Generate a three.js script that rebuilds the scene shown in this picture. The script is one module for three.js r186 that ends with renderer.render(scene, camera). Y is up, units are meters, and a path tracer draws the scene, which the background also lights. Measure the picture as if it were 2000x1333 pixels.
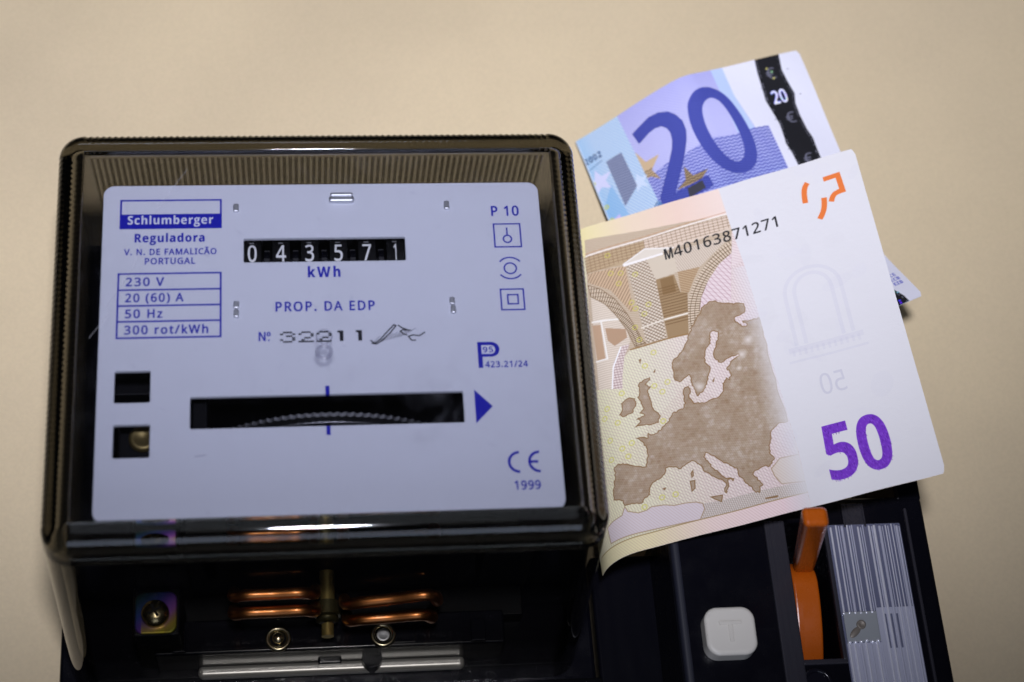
import * as THREE from 'three';
import { RoundedBoxGeometry } from 'three/addons/geometries/RoundedBoxGeometry.js';
import { mergeGeometries, toCreasedNormals } from 'three/addons/utils/BufferGeometryUtils.js';
import { RectAreaLightUniformsLib } from 'three/addons/lights/RectAreaLightUniformsLib.js';

// All shapes are laid out in units of 0.87 mm (S metres); y = 0 of the layout is the meter's dial, TABLE is the table top.
const S = 0.00087, TABLE = -75;
const W = (x, y, z) => new THREE.Vector3(x * S, (y - TABLE) * S, z * S);
const scene = new THREE.Scene();

// ---------------------------------------------------------------- camera, light, exposure
const camera = new THREE.PerspectiveCamera(21.57, 1.5, 0.01, 20);
camera.position.copy(W(-5.689, 320.279, 162.602));
camera.up.set(0.01976, 0.45352, -0.89103);
camera.lookAt(camera.position.clone().add(new THREE.Vector3(0.11796, -0.88604, -0.44836)));
camera.focus = 396 * S;
camera.userData.fStop = 17;

RectAreaLightUniformsLib.init();
const lamp = new THREE.SpotLight(new THREE.Color().setRGB(0.93, 0.94, 1.06), 1.0, 0, 0.65, 1, 2);
lamp.name = 'desk_lamp';
lamp.position.copy(W(2, 434, 128));
lamp.target.position.copy(W(22, TABLE, -270));
lamp.castShadow = true;
lamp.shadow.radius = 0.9;
lamp.shadow.mapSize.set(2048, 2048);
lamp.shadow.camera.near = 0.05;
lamp.shadow.camera.far = 3;
scene.add(lamp, lamp.target);
const window_light = new THREE.RectAreaLight(new THREE.Color().setRGB(0.72, 0.8, 1.0), 3.0, 220 * S, 40 * S);
window_light.name = 'window_light';
window_light.position.copy(W(-60, 330, -430));
window_light.lookAt(W(0, 0, 0));
scene.add(window_light);
const front_light = new THREE.RectAreaLight(new THREE.Color().setRGB(0.66, 0.76, 1.0), 1.7, 300 * S, 300 * S);
front_light.name = 'front_window_light';
front_light.position.copy(W(0, 270, 520));
front_light.lookAt(W(0, 0, 0));
scene.add(front_light);
scene.background = new THREE.Color().setRGB(0.012, 0.012, 0.014);

const renderer = new THREE.WebGLRenderer({ antialias: true });
renderer.toneMapping = THREE.LinearToneMapping;
renderer.toneMappingExposure = 1;
renderer.shadowMap.enabled = true;

// ---------------------------------------------------------------- helpers
let seed = 7;
const rnd = () => { seed = (seed * 1664525 + 1013904223) >>> 0; return seed / 4294967296; };
const taken = {};
const numbered = (n) => { const k = taken[n] = (taken[n] ?? -1) + 1; return k ? n + '_' + String(k).padStart(3, '0') : n; };
function thing(name, label, category, at = [0, TABLE, 0], group) {
  const o = new THREE.Group();
  o.name = numbered(name);
  o.position.copy(W(...at));
  o.userData = { label, category };
  o.at = at;
  if (group) o.userData.group = group;
  scene.add(o);
  return o;
}
// A mesh built in layout units, put under a thing (whose base is at root.at) or under one of its parts.
function part(name, geos, mat, parent, label) {
  let g = Array.isArray(geos) ? (geos.length > 1 ? mergeGeometries(geos.map((x) => { const n = x.index ? x.toNonIndexed() : x; for (const k of Object.keys(n.attributes)) if (!['position', 'normal', 'uv'].includes(k)) n.deleteAttribute(k); return n; })) : geos[0]) : geos;
  const base = parent.at;
  g = g.clone();
  g.translate(-base[0], -base[1], -base[2]);
  g.scale(S, S, S);
  const m = new THREE.Mesh(g, mat);
  m.name = name;
  m.castShadow = m.receiveShadow = true;
  m.at = base;
  if (label) m.userData.label = label;
  parent.add(m);
  return m;
}
const box = (x0, x1, y0, y1, z0, z1, r = 0.3) => {
  r = Math.min(r, (x1 - x0) / 2.01, (y1 - y0) / 2.01, (z1 - z0) / 2.01);
  return new RoundedBoxGeometry(x1 - x0, y1 - y0, z1 - z0, 2, r).translate((x0 + x1) / 2, (y0 + y1) / 2, (z0 + z1) / 2);
};
function rrect(x0, x1, z0, z1, r, P = THREE.Shape) {
  const s = new P(), a = -z1, b = -z0;      // shape y is -z
  s.moveTo(x0 + r, a); s.lineTo(x1 - r, a); s.absarc(x1 - r, a + r, r, -Math.PI / 2, 0); s.lineTo(x1, b - r); s.absarc(x1 - r, b - r, r, 0, Math.PI / 2);
  s.lineTo(x0 + r, b); s.absarc(x0 + r, b - r, r, Math.PI / 2, Math.PI); s.lineTo(x0, a + r); s.absarc(x0 + r, a + r, r, Math.PI, Math.PI * 1.5);
  return s;
}
const up = (shape, y0, y1, bevel = 0, seg = 2) => {
  const g = new THREE.ExtrudeGeometry(shape, { depth: y1 - y0 - 2 * bevel, bevelEnabled: bevel > 0, bevelSize: bevel, bevelThickness: bevel, bevelOffset: -bevel, bevelSegments: seg, curveSegments: 8 });
  return g.rotateX(-Math.PI / 2).translate(0, y0 + bevel, 0);
};
const tube = (pts, r, n = 40, k = 10) => new THREE.TubeGeometry(new THREE.CatmullRomCurve3(pts.map((p) => new THREE.Vector3(...p))), n, r, k, false);
const cylY = (x, y0, y1, z, r0, r1 = r0, n = 32) => new THREE.CylinderGeometry(r1, r0, y1 - y0, n).translate(x, (y0 + y1) / 2, z);
const cylZ = (x, y, z0, z1, r, n = 28) => new THREE.CylinderGeometry(r, r, z1 - z0, n).rotateX(Math.PI / 2).translate(x, y, (z0 + z1) / 2);
const lathe = (pts, x, y, z, n = 36) => new THREE.LatheGeometry(pts.map((p) => new THREE.Vector2(...p)), n).translate(x, y, z);

// value noise for grain and wear
const hash = (x, y, k) => { let h = Math.imul(x | 0, 374761393) ^ Math.imul(y | 0, 668265263) ^ Math.imul(k | 0, 974634777); h = Math.imul(h ^ (h >>> 13), 1274126177); return ((h ^ (h >>> 16)) >>> 0) / 4294967296; };
const vn = (x, y, k = 0) => {
  const i = Math.floor(x), j = Math.floor(y), f = x - i, g = y - j, a = f * f * (3 - 2 * f), b = g * g * (3 - 2 * g);
  return (hash(i, j, k) * (1 - a) + hash(i + 1, j, k) * a) * (1 - b) + (hash(i, j + 1, k) * (1 - a) + hash(i + 1, j + 1, k) * a) * b;
};
const fbm = (x, y, k = 0) => vn(x, y, k) * 0.5 + vn(x * 2.1, y * 2.1, k + 1) * 0.27 + vn(x * 4.3, y * 4.3, k + 2) * 0.15 + vn(x * 8.7, y * 8.7, k + 3) * 0.08;
function dataTex(n, f, srgb = false) {
  const d = new Uint8Array(n * n * 4);
  for (let j = 0; j < n; j++) for (let i = 0; i < n; i++) { const c = f(i / n, j / n, i, j); for (let q = 0; q < 3; q++) d[(j * n + i) * 4 + q] = Math.max(0, Math.min(255, c[q])); d[(j * n + i) * 4 + 3] = 255; }
  const t = new THREE.DataTexture(d, n, n);
  t.wrapS = t.wrapT = THREE.RepeatWrapping; t.magFilter = THREE.LinearFilter; t.needsUpdate = true;
  if (srgb) t.colorSpace = THREE.SRGBColorSpace;
  return t;
}
const lin = (r, g, b) => new THREE.Color().setRGB(r, g, b);
const std = (c, roughness, o = {}) => new THREE.MeshPhysicalMaterial({ color: c, roughness, ...o });

const speck = dataTex(512, (u, v, i, j) => { const a = 105 + 110 * fbm(u * 14, v * 14, 3) + 30 * (hash(i, j, 9) - 0.5); return [a, a, a]; });
const wearRough = (o = {}) => { const t = speck.clone(); t.needsUpdate = true; t.repeat.set(o.r ?? 1, o.r ?? 1); return t; };

// ---------------------------------------------------------------- materials
const M = {
  black: std(lin(0.003, 0.003, 0.0055), 0.3, { specularIntensity: 0.35 }),
  matt: std(lin(0.003, 0.003, 0.004), 0.95, { specularIntensity: 0.1 }),
  blackGloss: std(lin(0.006, 0.006, 0.01), 0.2, { specularIntensity: 0.7 }),
  deepBlack: std(lin(0.0025, 0.0025, 0.004), 0.5, { specularIntensity: 0.3 }),
  greyPlastic: std(lin(0.024, 0.023, 0.03), 0.34),
  plateEdge: std(lin(0.45, 0.46, 0.5), 0.5),
  steel: std(lin(0.72, 0.73, 0.77), 0.48, { metalness: 1 }),
  aluminium: std(lin(0.5, 0.5, 0.53), 0.38, { metalness: 1 }),
  brass: std(lin(0.5, 0.38, 0.13), 0.34, { metalness: 0.75 }),
  dullBrass: std(lin(0.2, 0.15, 0.06), 0.45, { metalness: 0.8 }),
  zinc: std(lin(0.62, 0.55, 0.38), 0.24, { metalness: 1, iridescence: 0.7, iridescenceIOR: 1.8, iridescenceThicknessRange: [100, 420] }),
  rainbow: std(lin(0.6, 0.6, 0.55), 0.2, { metalness: 1, iridescence: 1, iridescenceIOR: 1.9, iridescenceThicknessRange: [100, 360] }),
  copper: std(lin(0.55, 0.2, 0.06), 0.34, { metalness: 1, clearcoat: 0.3, clearcoatRoughness: 0.12 }),
  orange: std(lin(0.43, 0.085, 0.004), 0.34, { clearcoat: 0.12, clearcoatRoughness: 0.25 }),
  cream: std(lin(0.64, 0.61, 0.55), 0.34, { clearcoat: 0.3, clearcoatRoughness: 0.15 }),
  creamLine: std(lin(0.6, 0.57, 0.51), 0.45),
  pane: std(lin(0.8, 0.805, 0.825), 0.0, { transmission: 1, thickness: 0, ior: 1.49 }),
  panel: std(lin(0.9, 0.89, 0.86), 0.0, { transmission: 1, thickness: 0, ior: 1.38 }),
  wall: std(lin(0.59, 0.575, 0.53), 0.0, { transmission: 1, thickness: 0, ior: 1.49 }),
  smoke: std(lin(1, 1, 1), 0.04, { transmission: 1, thickness: 0.002, ior: 1.49, attenuationColor: lin(0.56, 0.545, 0.5), attenuationDistance: 0.0025 }),
  scratch: std(lin(0.75, 0.75, 0.8), 0.6, { transparent: true, opacity: 0.16 }),
  mark: std(lin(0.82, 0.82, 0.85), 0.12, { transmission: 1, thickness: 0, ior: 1.3 }),
  lens: std(lin(0.85, 0.86, 0.96), 0.26, { metalness: 0.5, clearcoat: 0.7, clearcoatRoughness: 0.12 }),
  lensDark: std(lin(0.16, 0.17, 0.26), 0.24, { metalness: 0.3, clearcoat: 0.7, clearcoatRoughness: 0.12 }),
  paleLabel: std(lin(0.25, 0.265, 0.28), 0.4),
  lensPale: std(lin(0.5, 0.51, 0.62), 0.3, { metalness: 0.3, clearcoat: 0.6, clearcoatRoughness: 0.15 }),
  rust: std(lin(0.19, 0.165, 0.14), 0.5, { metalness: 0.3 }),
};
for (const k of ['black', 'greyPlastic', 'orange', 'blackGloss']) { M[k].roughnessMap = wearRough({ r: 0.02 }); M[k].roughness *= 1.35; }

M.pane.roughness = 0.34;
M.pane.roughnessMap = dataTex(512, (u, v, i, j) => { const e = fbm(u * 5, v * 9, 91), q = fbm(u * 30 + 9 * e, v * 8, 15); let a = Math.max(0, e - 0.52) * 380 + Math.max(0, q - 0.62) * 420; if (hash(i, j, 44) > 0.9985) a += 160; return [a, a, a]; });
M.pane.roughnessMap.repeat.set(0.011, 0.011);

// ---------------------------------------------------------------- table
{
  const n = 1024, tex = dataTex(n, (u, v, i, j) => {
    const a = fbm(u * 7, v * 7, 21) - 0.5, b = fbm(u * 40, v * 40, 31) - 0.5, c = hash(i, j, 5) - 0.5;
    let k = 1 + a * 0.05 + b * 0.02 + c * 0.03;
    const s = fbm(u * 3.1 + 4, v * 3.1, 77);
    k *= 1 - 0.05 * Math.max(0, s - 0.56) / 0.2;
    return [209 * k, 191 * k, 158 * k * (1 - a * 0.02)];
  }, true);
  const mat = std(lin(1, 1, 1), 0.62, { map: tex, specularIntensity: 0.6 });
  const g = new THREE.BoxGeometry(2.6, 0.03, 2.2);
  const uv = g.attributes.uv, p = g.attributes.position;
  for (let i = 0; i < uv.count; i++) uv.setXY(i, p.getX(i) / 0.45 + 0.5, p.getZ(i) / 0.45 + 0.12);
  const m = new THREE.Mesh(g, mat);
  m.name = 'table_top';
  m.position.set(0.1, -0.015, -0.1);
  m.receiveShadow = m.castShadow = true;
  m.userData = { kind: 'structure', label: 'plain beige table top under the meter and the banknotes' };
  scene.add(m);
}

// ---------------------------------------------------------------- printing
const INK = '#1d1fae';
function sheet(w, h, k) {
  const c = document.createElement('canvas');
  c.width = Math.round(w * k); c.height = Math.round(h * k);
  const x = c.getContext('2d');
  return { c, x, k };
}
// Text whose baseline starts at (px, py) in canvas pixels, w wide, with capitals cap high.
function text(x, s, px, py, w, cap, font = 'sans-serif', weight = '', color = INK, gap = 0) {
  x.save();
  x.font = weight + ' 200px ' + font;
  x.fillStyle = color;
  const widths = [...s].map((c) => x.measureText(c).width + gap * 200), total = widths.reduce((a, b) => a + b, 0) - gap * 200;
  x.translate(px, py);
  x.scale(w / total, cap / 143);
  let at = 0;
  x.strokeStyle = color; x.lineJoin = 'round'; x.lineWidth = color === INK && !weight ? 9 : 4;
  [...s].forEach((c, i) => { x.fillText(c, at, 0); if (color === INK || color === '#e9e9ea') x.strokeText(c, at, 0); at += widths[i]; });
  x.restore();
}
const toTexture = (c) => { const t = new THREE.CanvasTexture(c); t.colorSpace = THREE.SRGBColorSpace; t.wrapS = t.wrapT = THREE.ClampToEdgeWrapping; t.anisotropy = 16; return t; };

// ---------------------------------------------------------------- the electricity meter
const meter = thing('electricity_meter', 'electricity meter with white dial under a smoked clear ribbed cover, lying on the table', 'electricity meter');
{
  const HW = 45, HH = 37.1, K = 22;
  // printed dial
  const { c, x } = sheet(90, 74.2, K);
  const X = (u) => (u + HW) * K, Y = (v) => (v + HH) * K;
  x.fillStyle = '#dadce8'; x.fillRect(0, 0, c.width, c.height);
  const T = (s, u, v, w, cap, weight = '', color = INK, gap = 0.06) => text(x, s, X(u), Y(v), w * K, cap * K, 'sans-serif', weight, color, gap);
  x.strokeStyle = INK; x.lineWidth = 0.36 * K; x.lineJoin = 'miter';
  x.strokeRect(X(-41.4), Y(-33.5), 20.2 * K, 6.6 * K);
  x.fillStyle = INK; x.fillRect(X(-41.6), Y(-30.2), 20.6 * K, 3.4 * K);
  T('Schlumberger', -40.1, -27.85, 17.4, 2.0, 'bold', '#e4e6f2', 0.03);
  T('Reguladora', -38.7, -23.6, 14.4, 2.0, 'bold', INK, 0.04);
  T('V. N. DE FAMALICÃO', -40.5, -20.65, 18.5, 1.36);
  T('PORTUGAL', -36.5, -18.45, 10.2, 1.4);
  x.strokeRect(X(-41.5), Y(-16.3), 20.3 * K, 14.5 * K);
  for (const v of [-12.6, -9.0, -5.45]) { x.beginPath(); x.moveTo(X(-41.5), Y(v)); x.lineTo(X(-21.2), Y(v)); x.stroke(); }
  T('230 V', -40.1, -13.5, 7.6, 1.85, '', INK, 0.1); T('20 (60) A', -40.1, -9.88, 11.5, 1.85, '', INK, 0.1); T('50 Hz', -40.1, -6.28, 7.5, 1.85, '', INK, 0.1); T('300 rot/kWh', -40.1, -2.67, 16.6, 1.85, '', INK, 0.1);
  T('kWh', -3.9, -14.9, 7.0, 2.4, 'bold', INK, 0.14);
  T('PROP. DA EDP', -10.5, -7.2, 20.2, 2.05, '', INK, 0.1);
  T('Nº', -13.9, -0.6, 2.6, 1.95, '', INK, 0);
  T('.', -11.9, -0.55, 0.4, 2);
  T('P 10', 34.5, -28.9, 6.1, 2.3);
  x.lineWidth = 0.3 * K;
  const line = (pts, close) => { x.beginPath(); pts.forEach(([u, v], i) => (i ? x.lineTo(X(u), Y(v)) : x.moveTo(X(u), Y(v)))); if (close) x.closePath(); x.stroke(); };
  const ring = (u, v, r, a = 0, b = Math.PI * 2) => { x.beginPath(); x.arc(X(u), Y(v), r * K, a, b); x.stroke(); };
  x.strokeRect(X(35.0), Y(-26.9), 5.5 * K, 5.5 * K); ring(37.7, -23.3, 0.85); line([[37.7, -26.0], [37.7, -24.2]]);
  ring(37.8, -16.3, 1.25); ring(37.8, -16.1, 2.75, Math.PI * 1.22, Math.PI * 1.78); ring(37.8, -16.6, 2.75, Math.PI * 0.22, Math.PI * 0.78);
  x.strokeRect(X(35.4), Y(-11.4), 4.7 * K, 4.75 * K); x.strokeRect(X(36.8), Y(-10.1), 2.1 * K, 2.1 * K);
  // P with a framed 95, and the number under it
  x.fillStyle = INK;
  x.beginPath(); x.moveTo(X(29.85), Y(0.6)); x.lineTo(X(32.4), Y(0.6)); x.bezierCurveTo(X(34.9), Y(0.6), X(34.9), Y(3.95), X(32.4), Y(3.95)); x.lineTo(X(30.75), Y(3.95)); x.lineTo(X(30.75), Y(6.4)); x.lineTo(X(29.85), Y(6.4)); x.closePath(); x.fill();
  x.fillStyle = '#e6e7f0'; x.beginPath(); x.moveTo(X(30.65), Y(1.35)); x.lineTo(X(32.5), Y(1.35)); x.bezierCurveTo(X(33.7), Y(1.35), X(33.7), Y(3.3), X(32.5), Y(3.3)); x.lineTo(X(30.65), Y(3.3)); x.fill();
  T('95', 30.85, 2.95, 2.2, 1.25, '', INK); T('423.21/24', 31.2, 6.3, 8.6, 1.28, '', INK, 0.08);
  x.fillStyle = INK;
  x.fillRect(X(-0.78), Y(9.6), 0.8 * K, 1.9 * K); x.fillRect(X(-0.78), Y(18.1), 0.8 * K, 2.1 * K);
  x.beginPath(); x.moveTo(X(28.6), Y(11.2)); x.lineTo(X(32.1), Y(14.9)); x.lineTo(X(28.6), Y(18.5)); x.fill();
  x.lineWidth = 0.52 * K; ring(36.55, 27.0, 2.05, Math.PI * 0.5, Math.PI * 1.5); ring(40.55, 27.0, 2.05, Math.PI * 0.5, Math.PI * 1.5); line([[38.6, 27.0], [40.2, 27.0]]);
  T('1999', 35.1, 32.75, 5.3, 1.75);
  // the stamped serial number, dot-matrix style
  const rows = { 3: ['01110', '10001', '00110', '00001', '10001', '01110'], 2: ['01110', '10001', '00001', '00110', '01000', '11111'] };
  x.fillStyle = '#1e1e26';
  for (const [d, u, w] of [[3, -9.5, 3.0], [2, -5.85, 3.0], [2, -2.3, 3.0]]) rows[d].forEach((r, j) => [...r].forEach((b, i) => { if (b === '1') x.fillRect(X(u + (i * w) / 5), Y(-2.55 + j * 0.42), (w / 5) * K * 1.06, 0.34 * K); }));
  for (const u of [1.9, 5.6]) { x.fillRect(X(u + 0.45), Y(-2.6), 0.75 * K, 2.35 * K); x.fillRect(X(u), Y(-2.6), 0.6 * K, 0.45 * K); }
  x.strokeStyle = '#1c1c24'; x.lineWidth = 0.26 * K;
  line([[8.4,-0.3],[9.3,0.4],[10.4,-0.4],[12.2,-2.5],[13.3,-3.7],[13.7,-3.5],[12.5,-1.9],[10.7,-0.1],[9.6,0.6],[8.6,0.4]]); line([[14.1,-3.6],[14.8,-3.0],[16.2,-2.4],[15.0,-2.5],[14.5,-2.2],[15.2,-1.5],[15.9,-1.3]]); line([[19.5,-1.9],[18.3,-1.1],[17.0,-1.3],[16.1,-1.0],[16.7,-0.1],[17.6,-0.1]]);
  x.lineWidth = 0.1 * K; x.globalAlpha = 0.6; for (let i = 0; i < 9; i++) line([[8.8 + i * 0.7, 0.5 - i * 0.18], [10.4 + i * 0.9, -1.2 - i * 0.2]]);
  x.globalAlpha = 1;
  // handling marks: faint smudges and specks on the paint
  for (let i = 0; i < 70; i++) { x.fillStyle = 'rgba(70,72,90,' + (0.02 + rnd() * 0.05) + ')'; x.beginPath(); x.ellipse(rnd() * c.width, rnd() * c.height, (0.1 + rnd() * 1.1) * K, (0.05 + rnd() * 0.25) * K, rnd() * 3, 0, 7); x.fill(); }
  for (let i = 0; i < 5000; i++) { x.fillStyle = 'rgba(218,220,232,' + (0.08 + rnd() * 0.2) + ')'; const q = (0.03 + rnd() * 0.06) * K; x.fillRect(rnd() * c.width, rnd() * c.height, q, q); }
  for (let i = 0; i < 160; i++) { x.fillStyle = 'rgba(60,58,62,' + (0.1 + rnd() * 0.3) + ')'; x.beginPath(); x.arc(rnd() * c.width, rnd() * c.height, (0.03 + rnd() * 0.07) * K, 0, 7); x.fill(); }
  x.fillStyle = 'rgba(60,62,80,0.22)'; x.beginPath(); x.ellipse(X(-25), Y(23.9), 1.3 * K, 0.14 * K, -0.1, 0, 7); x.fill();

  const hole = (x0, x1, z0, z1, r = 0.35) => rrect(x0, x1, z0, z1, r, THREE.Path);
  const shape = rrect(-HW, HW, -HH, HH, 2.3);
  const holes = [[-16.6, 16.4, -24.2, -18.6], [-27.05, 26.35, 11.4, 18.2], [-41.65, -34.75, 5.45, 12.3], [-41.6, -34.65, 17.0, 23.95]];
  for (const q of holes) shape.holes.push(hole(...q));
  const g = up(shape, -1, 0, 0.12, 1);
  const uv = g.attributes.uv, p = g.attributes.position;
  for (let i = 0; i < uv.count; i++) uv.setXY(i, (p.getX(i) + HW) / 90, 1 - (p.getZ(i) + HH) / 74.2);
  const dial = part('dial_plate', g, std(lin(1, 1, 1), 0.5, { map: toTexture(c), specularIntensity: 0.6 }), meter);

  // metal clips that hold the dial
  const clip = (x0, x1, z0, z1, h) => [box(x0, x1, -1.5, h, z0, z1, 0.35)];
  part('clip', [box(0.95, 6.25, -1.5, 1.1, -33.7, -32.2, 0.55), box(1.25, 5.95, -1.5, 1.2, -34.4, -33.5, 0.4)], M.steel, dial);
  part('clip', clip(-18.7, -17.5, -32.3, -30.3, 0.6), M.steel, dial);
  part('clip', clip(24.85, 26.0, -32.5, -30.4, 0.6), M.steel, dial);
  part('clip', [...clip(-18.7, -17.5, -9.6, -7.8, 0.5), ...clip(-18.65, -17.55, -7.6, -5.7, 0.7)], M.steel, dial);
  part('clip', [...clip(24.8, 25.9, -9.7, -7.9, 0.5), ...clip(24.9, 26.0, -7.7, -5.8, 0.7)], M.steel, dial);

  // counter: six wheels with printed digits, pinions between them
  const RW = 7.6, wy = -2.1 - RW, wz = -21.95;
  const counter = part('counter', [box(-18, 18, -22, -16.5, -29, -12), box(-18, 18, -20, -3.5, -29.4, -28.6), box(-18, 18, -20, -3.5, -13.2, -12.4)], M.deepBlack, meter);
  '043571'.split('').forEach((d, i) => {
    const { c, x } = sheet(1, 1, 256);
    x.fillStyle = '#0b0b0d'; x.fillRect(0, 0, 256, 256);
    text(x, d, d === '1' ? 90 : 50, 212, d === '1' ? 80 : 152, 164, 'sans-serif', '', '#e9e9ea');
    x.fillStyle = '#bdbdc2'; x.fillRect(84, 14, 70, 7);
    const cx = -14.9 + i * 5.87, w = 3.5, n = 48;
    const g = new THREE.CylinderGeometry(RW, RW, w, n, 1, false).rotateZ(-Math.PI / 2);
    const uv = g.attributes.uv, p = g.attributes.position, nn = g.attributes.normal;
    for (let q = 0; q < uv.count; q++) {
      if (Math.abs(nn.getX(q)) > 0.9) { uv.setXY(q, 0.02, 0.02); continue; }
      const ang = Math.atan2(p.getZ(q), p.getY(q));      // 0 at the top of the wheel, growing towards +z
      uv.setXY(q, (p.getX(q) + w / 2) / w, 0.5 - ang / 0.78);
    }
    g.translate(cx, wy, wz);
    const t = toTexture(c);
    part('number_wheel', g, std(lin(1, 1, 1), 0.7, { map: t, specularIntensity: 0.3 }), counter, 'number wheel showing ' + d);
    if (i < 5) {
      const teeth = [cylZ(0, 0, -0.5, 0.5, 2.0).rotateY(Math.PI / 2).translate(cx + 2.95, -5.2, wz + 0.6)];
      for (let a = 0; a < 8; a++) teeth.push(new THREE.BoxGeometry(1.1, 0.55, 0.7).translate(0, 2.2, 0).rotateX((a * Math.PI) / 4 + 0.3).translate(cx + 2.95, -5.2, wz + 0.6));
      part('pinion', teeth, M.black, counter);
    }
  });

  // rotating disc seen through the long slot: thin rim with a milled edge
  const R = 34, dz = 14.35, dy = -3.0 - R;
  const rim = new THREE.BufferGeometry(), pos = [], idx = [], N = 270;
  for (let i = 0; i < N; i++) { const a = (i / N) * Math.PI * 2, k = i % 2 ? 0.2 : 0, s = Math.sin(a), q = Math.cos(a);
    for (const [r, z] of [[R - 3, -0.5], [R - k, -0.35], [R - k, 0.45], [R - 3, 0.45]]) pos.push(s * r, dy + q * r, dz + z + (r > R - 1 ? (i % 2 ? 0.12 : -0.12) : 0)); }
  for (let i = 0; i < N; i++) for (let j = 0; j < 4; j++) { const a = i * 4 + j, b = i * 4 + ((j + 1) % 4), c2 = ((i + 1) % N) * 4 + j, d2 = ((i + 1) % N) * 4 + ((j + 1) % 4); idx.push(a, c2, b, b, c2, d2); }
  rim.setAttribute('position', new THREE.Float32BufferAttribute(pos, 3)); rim.setIndex(idx); rim.computeVertexNormals();
  rim.setAttribute('uv', new THREE.Float32BufferAttribute(new Float32Array(N * 8), 2));
  part('rotor_disc', [toCreasedNormals(rim, 0.5), new THREE.CylinderGeometry(R - 2.9, R - 2.9, 0.8, 96).rotateX(Math.PI / 2).translate(0, dy, dz + 0.1)], M.aluminium, meter);

  // dark frame under the dial
  part('frame', [box(-44, -33.4, -69, -14, -30, 4), box(33, 44, -69, -1.4, -30, 30), box(-30, 30, -69, -12, -12, 6), box(-30, 30, -69, -6, 22.5, 30), box(-43, 43, -69, -64, -34, 37), box(-27, -24, -69, -6, -34, 30)], M.deepBlack, meter);
  part('adjusting_screw', lathe([[0, 0], [2.7, 0], [2.9, 0.5], [2.6, 1.2], [1.9, 1.5], [1.4, 0.9], [0, 0.8]], -36.6, -8.6, 16.4), M.dullBrass, meter);
  part('screw_post', [box(-41.5, -33.6, -60, -8.7, 11, 24, 0.4)], M.deepBlack, meter);

  // below the dial, seen through the clear lower wall
  const deck = part('lower_deck', [box(-38, 38, -69.5, -58, 37.6, 45.2, 0.6), box(-34, -31.2, -58.4, -56.8, 40, 45, 0.3), box(30.4, 33.6, -58.4, -56.6, 40, 45, 0.3), box(13.6, 18.4, -58.5, -57.6, 39.6, 44.6, 0.3)], M.blackGloss, meter);
  for (const [sx, sz, open] of [[-11.5, 42.6, 0], [11.2, 42.6, 1]]) {
    const s = part('screw', lathe([[2.85, 0], [2.85, 0.7], [2.5, 1.05], [1.9, 0.95], [1.7, 0.4]], sx, -58, sz), M.zinc, deck);
    part('screw_head', open ? lathe([[1.45, 0.5], [1.3, 0.75], [0.95, 0.6], [0, 0.55]], sx, -58, sz) : lathe([[1.3, 0.4], [1.25, 1.3], [0.8, 1.75], [0, 1.85]], sx, -58, sz), open ? M.steel : M.zinc, s);
  }
  part('metal_strip', box(-29.2, 29.6, -70, -67.2, 44.8, 47.7, 1.2), std(lin(0.86, 0.84, 0.8), 0.36, { metalness: 0.6 }), meter);
  part('strip_cap', [box(-3, 2.2, -69, -65.6, 42.4, 46.1, 0.5), cylY(8.9, -69, -64.8, 45.4, 2.4, 2.2)], M.blackGloss, meter);
  // bearing shaft
  part('shaft', [cylZ(-0.75, -50, 20, 44.5, 0.28), cylZ(-0.8, -50, 30.4, 37.4, 1.62), cylZ(-0.9, -50, 42.2, 44.9, 1.3)], M.brass, meter);
  part('bearing_cup', [lathe([[0, 0], [2.0, 0], [2.4, 0.5], [2.4, 1.3], [1.2, 1.6], [0, 1.6]], 0, 0, 0).rotateX(Math.PI / 2).translate(-0.9, -50, 40.2), cylZ(-0.9, -50, 37.4, 40.4, 2.9)], std(lin(0.07, 0.06, 0.025), 0.4, { metalness: 0.7 }), meter);
  // current coil, two halves of thick enamelled copper turns
  const turn = (x0, x1, y, z, tilt) => tube([[x0, y - 9, z - 4], [x0 + 0.3, y - 2.5, z - 0.6], [x0 + 2.4, y, z], [(x0 + x1) / 2, y + tilt * 0.5, z], [x1 - 2.4, y + tilt, z], [x1 - 0.3, y - 2.5, z - 0.6], [x1, y - 9, z - 4]], 1.25, 48, 12);
  part('copper_coil', [turn(-20.5, -3.4, -38.5, 39.0, 0.3), turn(-20.5, -3.4, -39.8, 42.4, 0.3)], M.copper, meter);
  part('copper_coil', [turn(2.8, 22.5, -39.5, 41.2, 3.4), turn(3.4, 21.5, -44, 43.4, 1.6)], M.copper, meter);
  // fixing screw with a passivated square washer on its post
  const post = part('fixing_post', box(-41.5, -31.6, -69, -46, 34, 44.6, 0.6), M.deepBlack, meter);
  const { c: rc, x: rx } = sheet(1, 1, 128);
  { const q = rx.createLinearGradient(0, 0, 128, 128); ['#3a4a2e', '#2b4f63', '#3f55a8', '#7a4fc4', '#b06ad0', '#c9b24a', '#7f8f3a'].forEach((h, i) => q.addColorStop(i / 6, h)); rx.fillStyle = q; rx.fillRect(0, 0, 128, 128);
    const e = rx.createLinearGradient(0, 84, 0, 128); e.addColorStop(0, 'rgba(200,190,60,0)'); e.addColorStop(1, 'rgba(220,205,60,0.85)'); rx.fillStyle = e; rx.fillRect(20, 84, 70, 44); }
  const passivated = std(lin(0.55, 0.55, 0.55), 0.34, { metalness: 0.8, map: toTexture(rc) });
  const wg = up(rrect(-41, -32.3, 35.2, 44.3, 1.8), -46, -45.1, 0.3);
  for (let i = 0; i < wg.attributes.uv.count; i++) wg.attributes.uv.setXY(i, (wg.attributes.position.getX(i) + 41) / 8.7, 1 - (wg.attributes.position.getZ(i) - 35.2) / 9.1);
  const washer = part('washer', wg, passivated, post);
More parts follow.
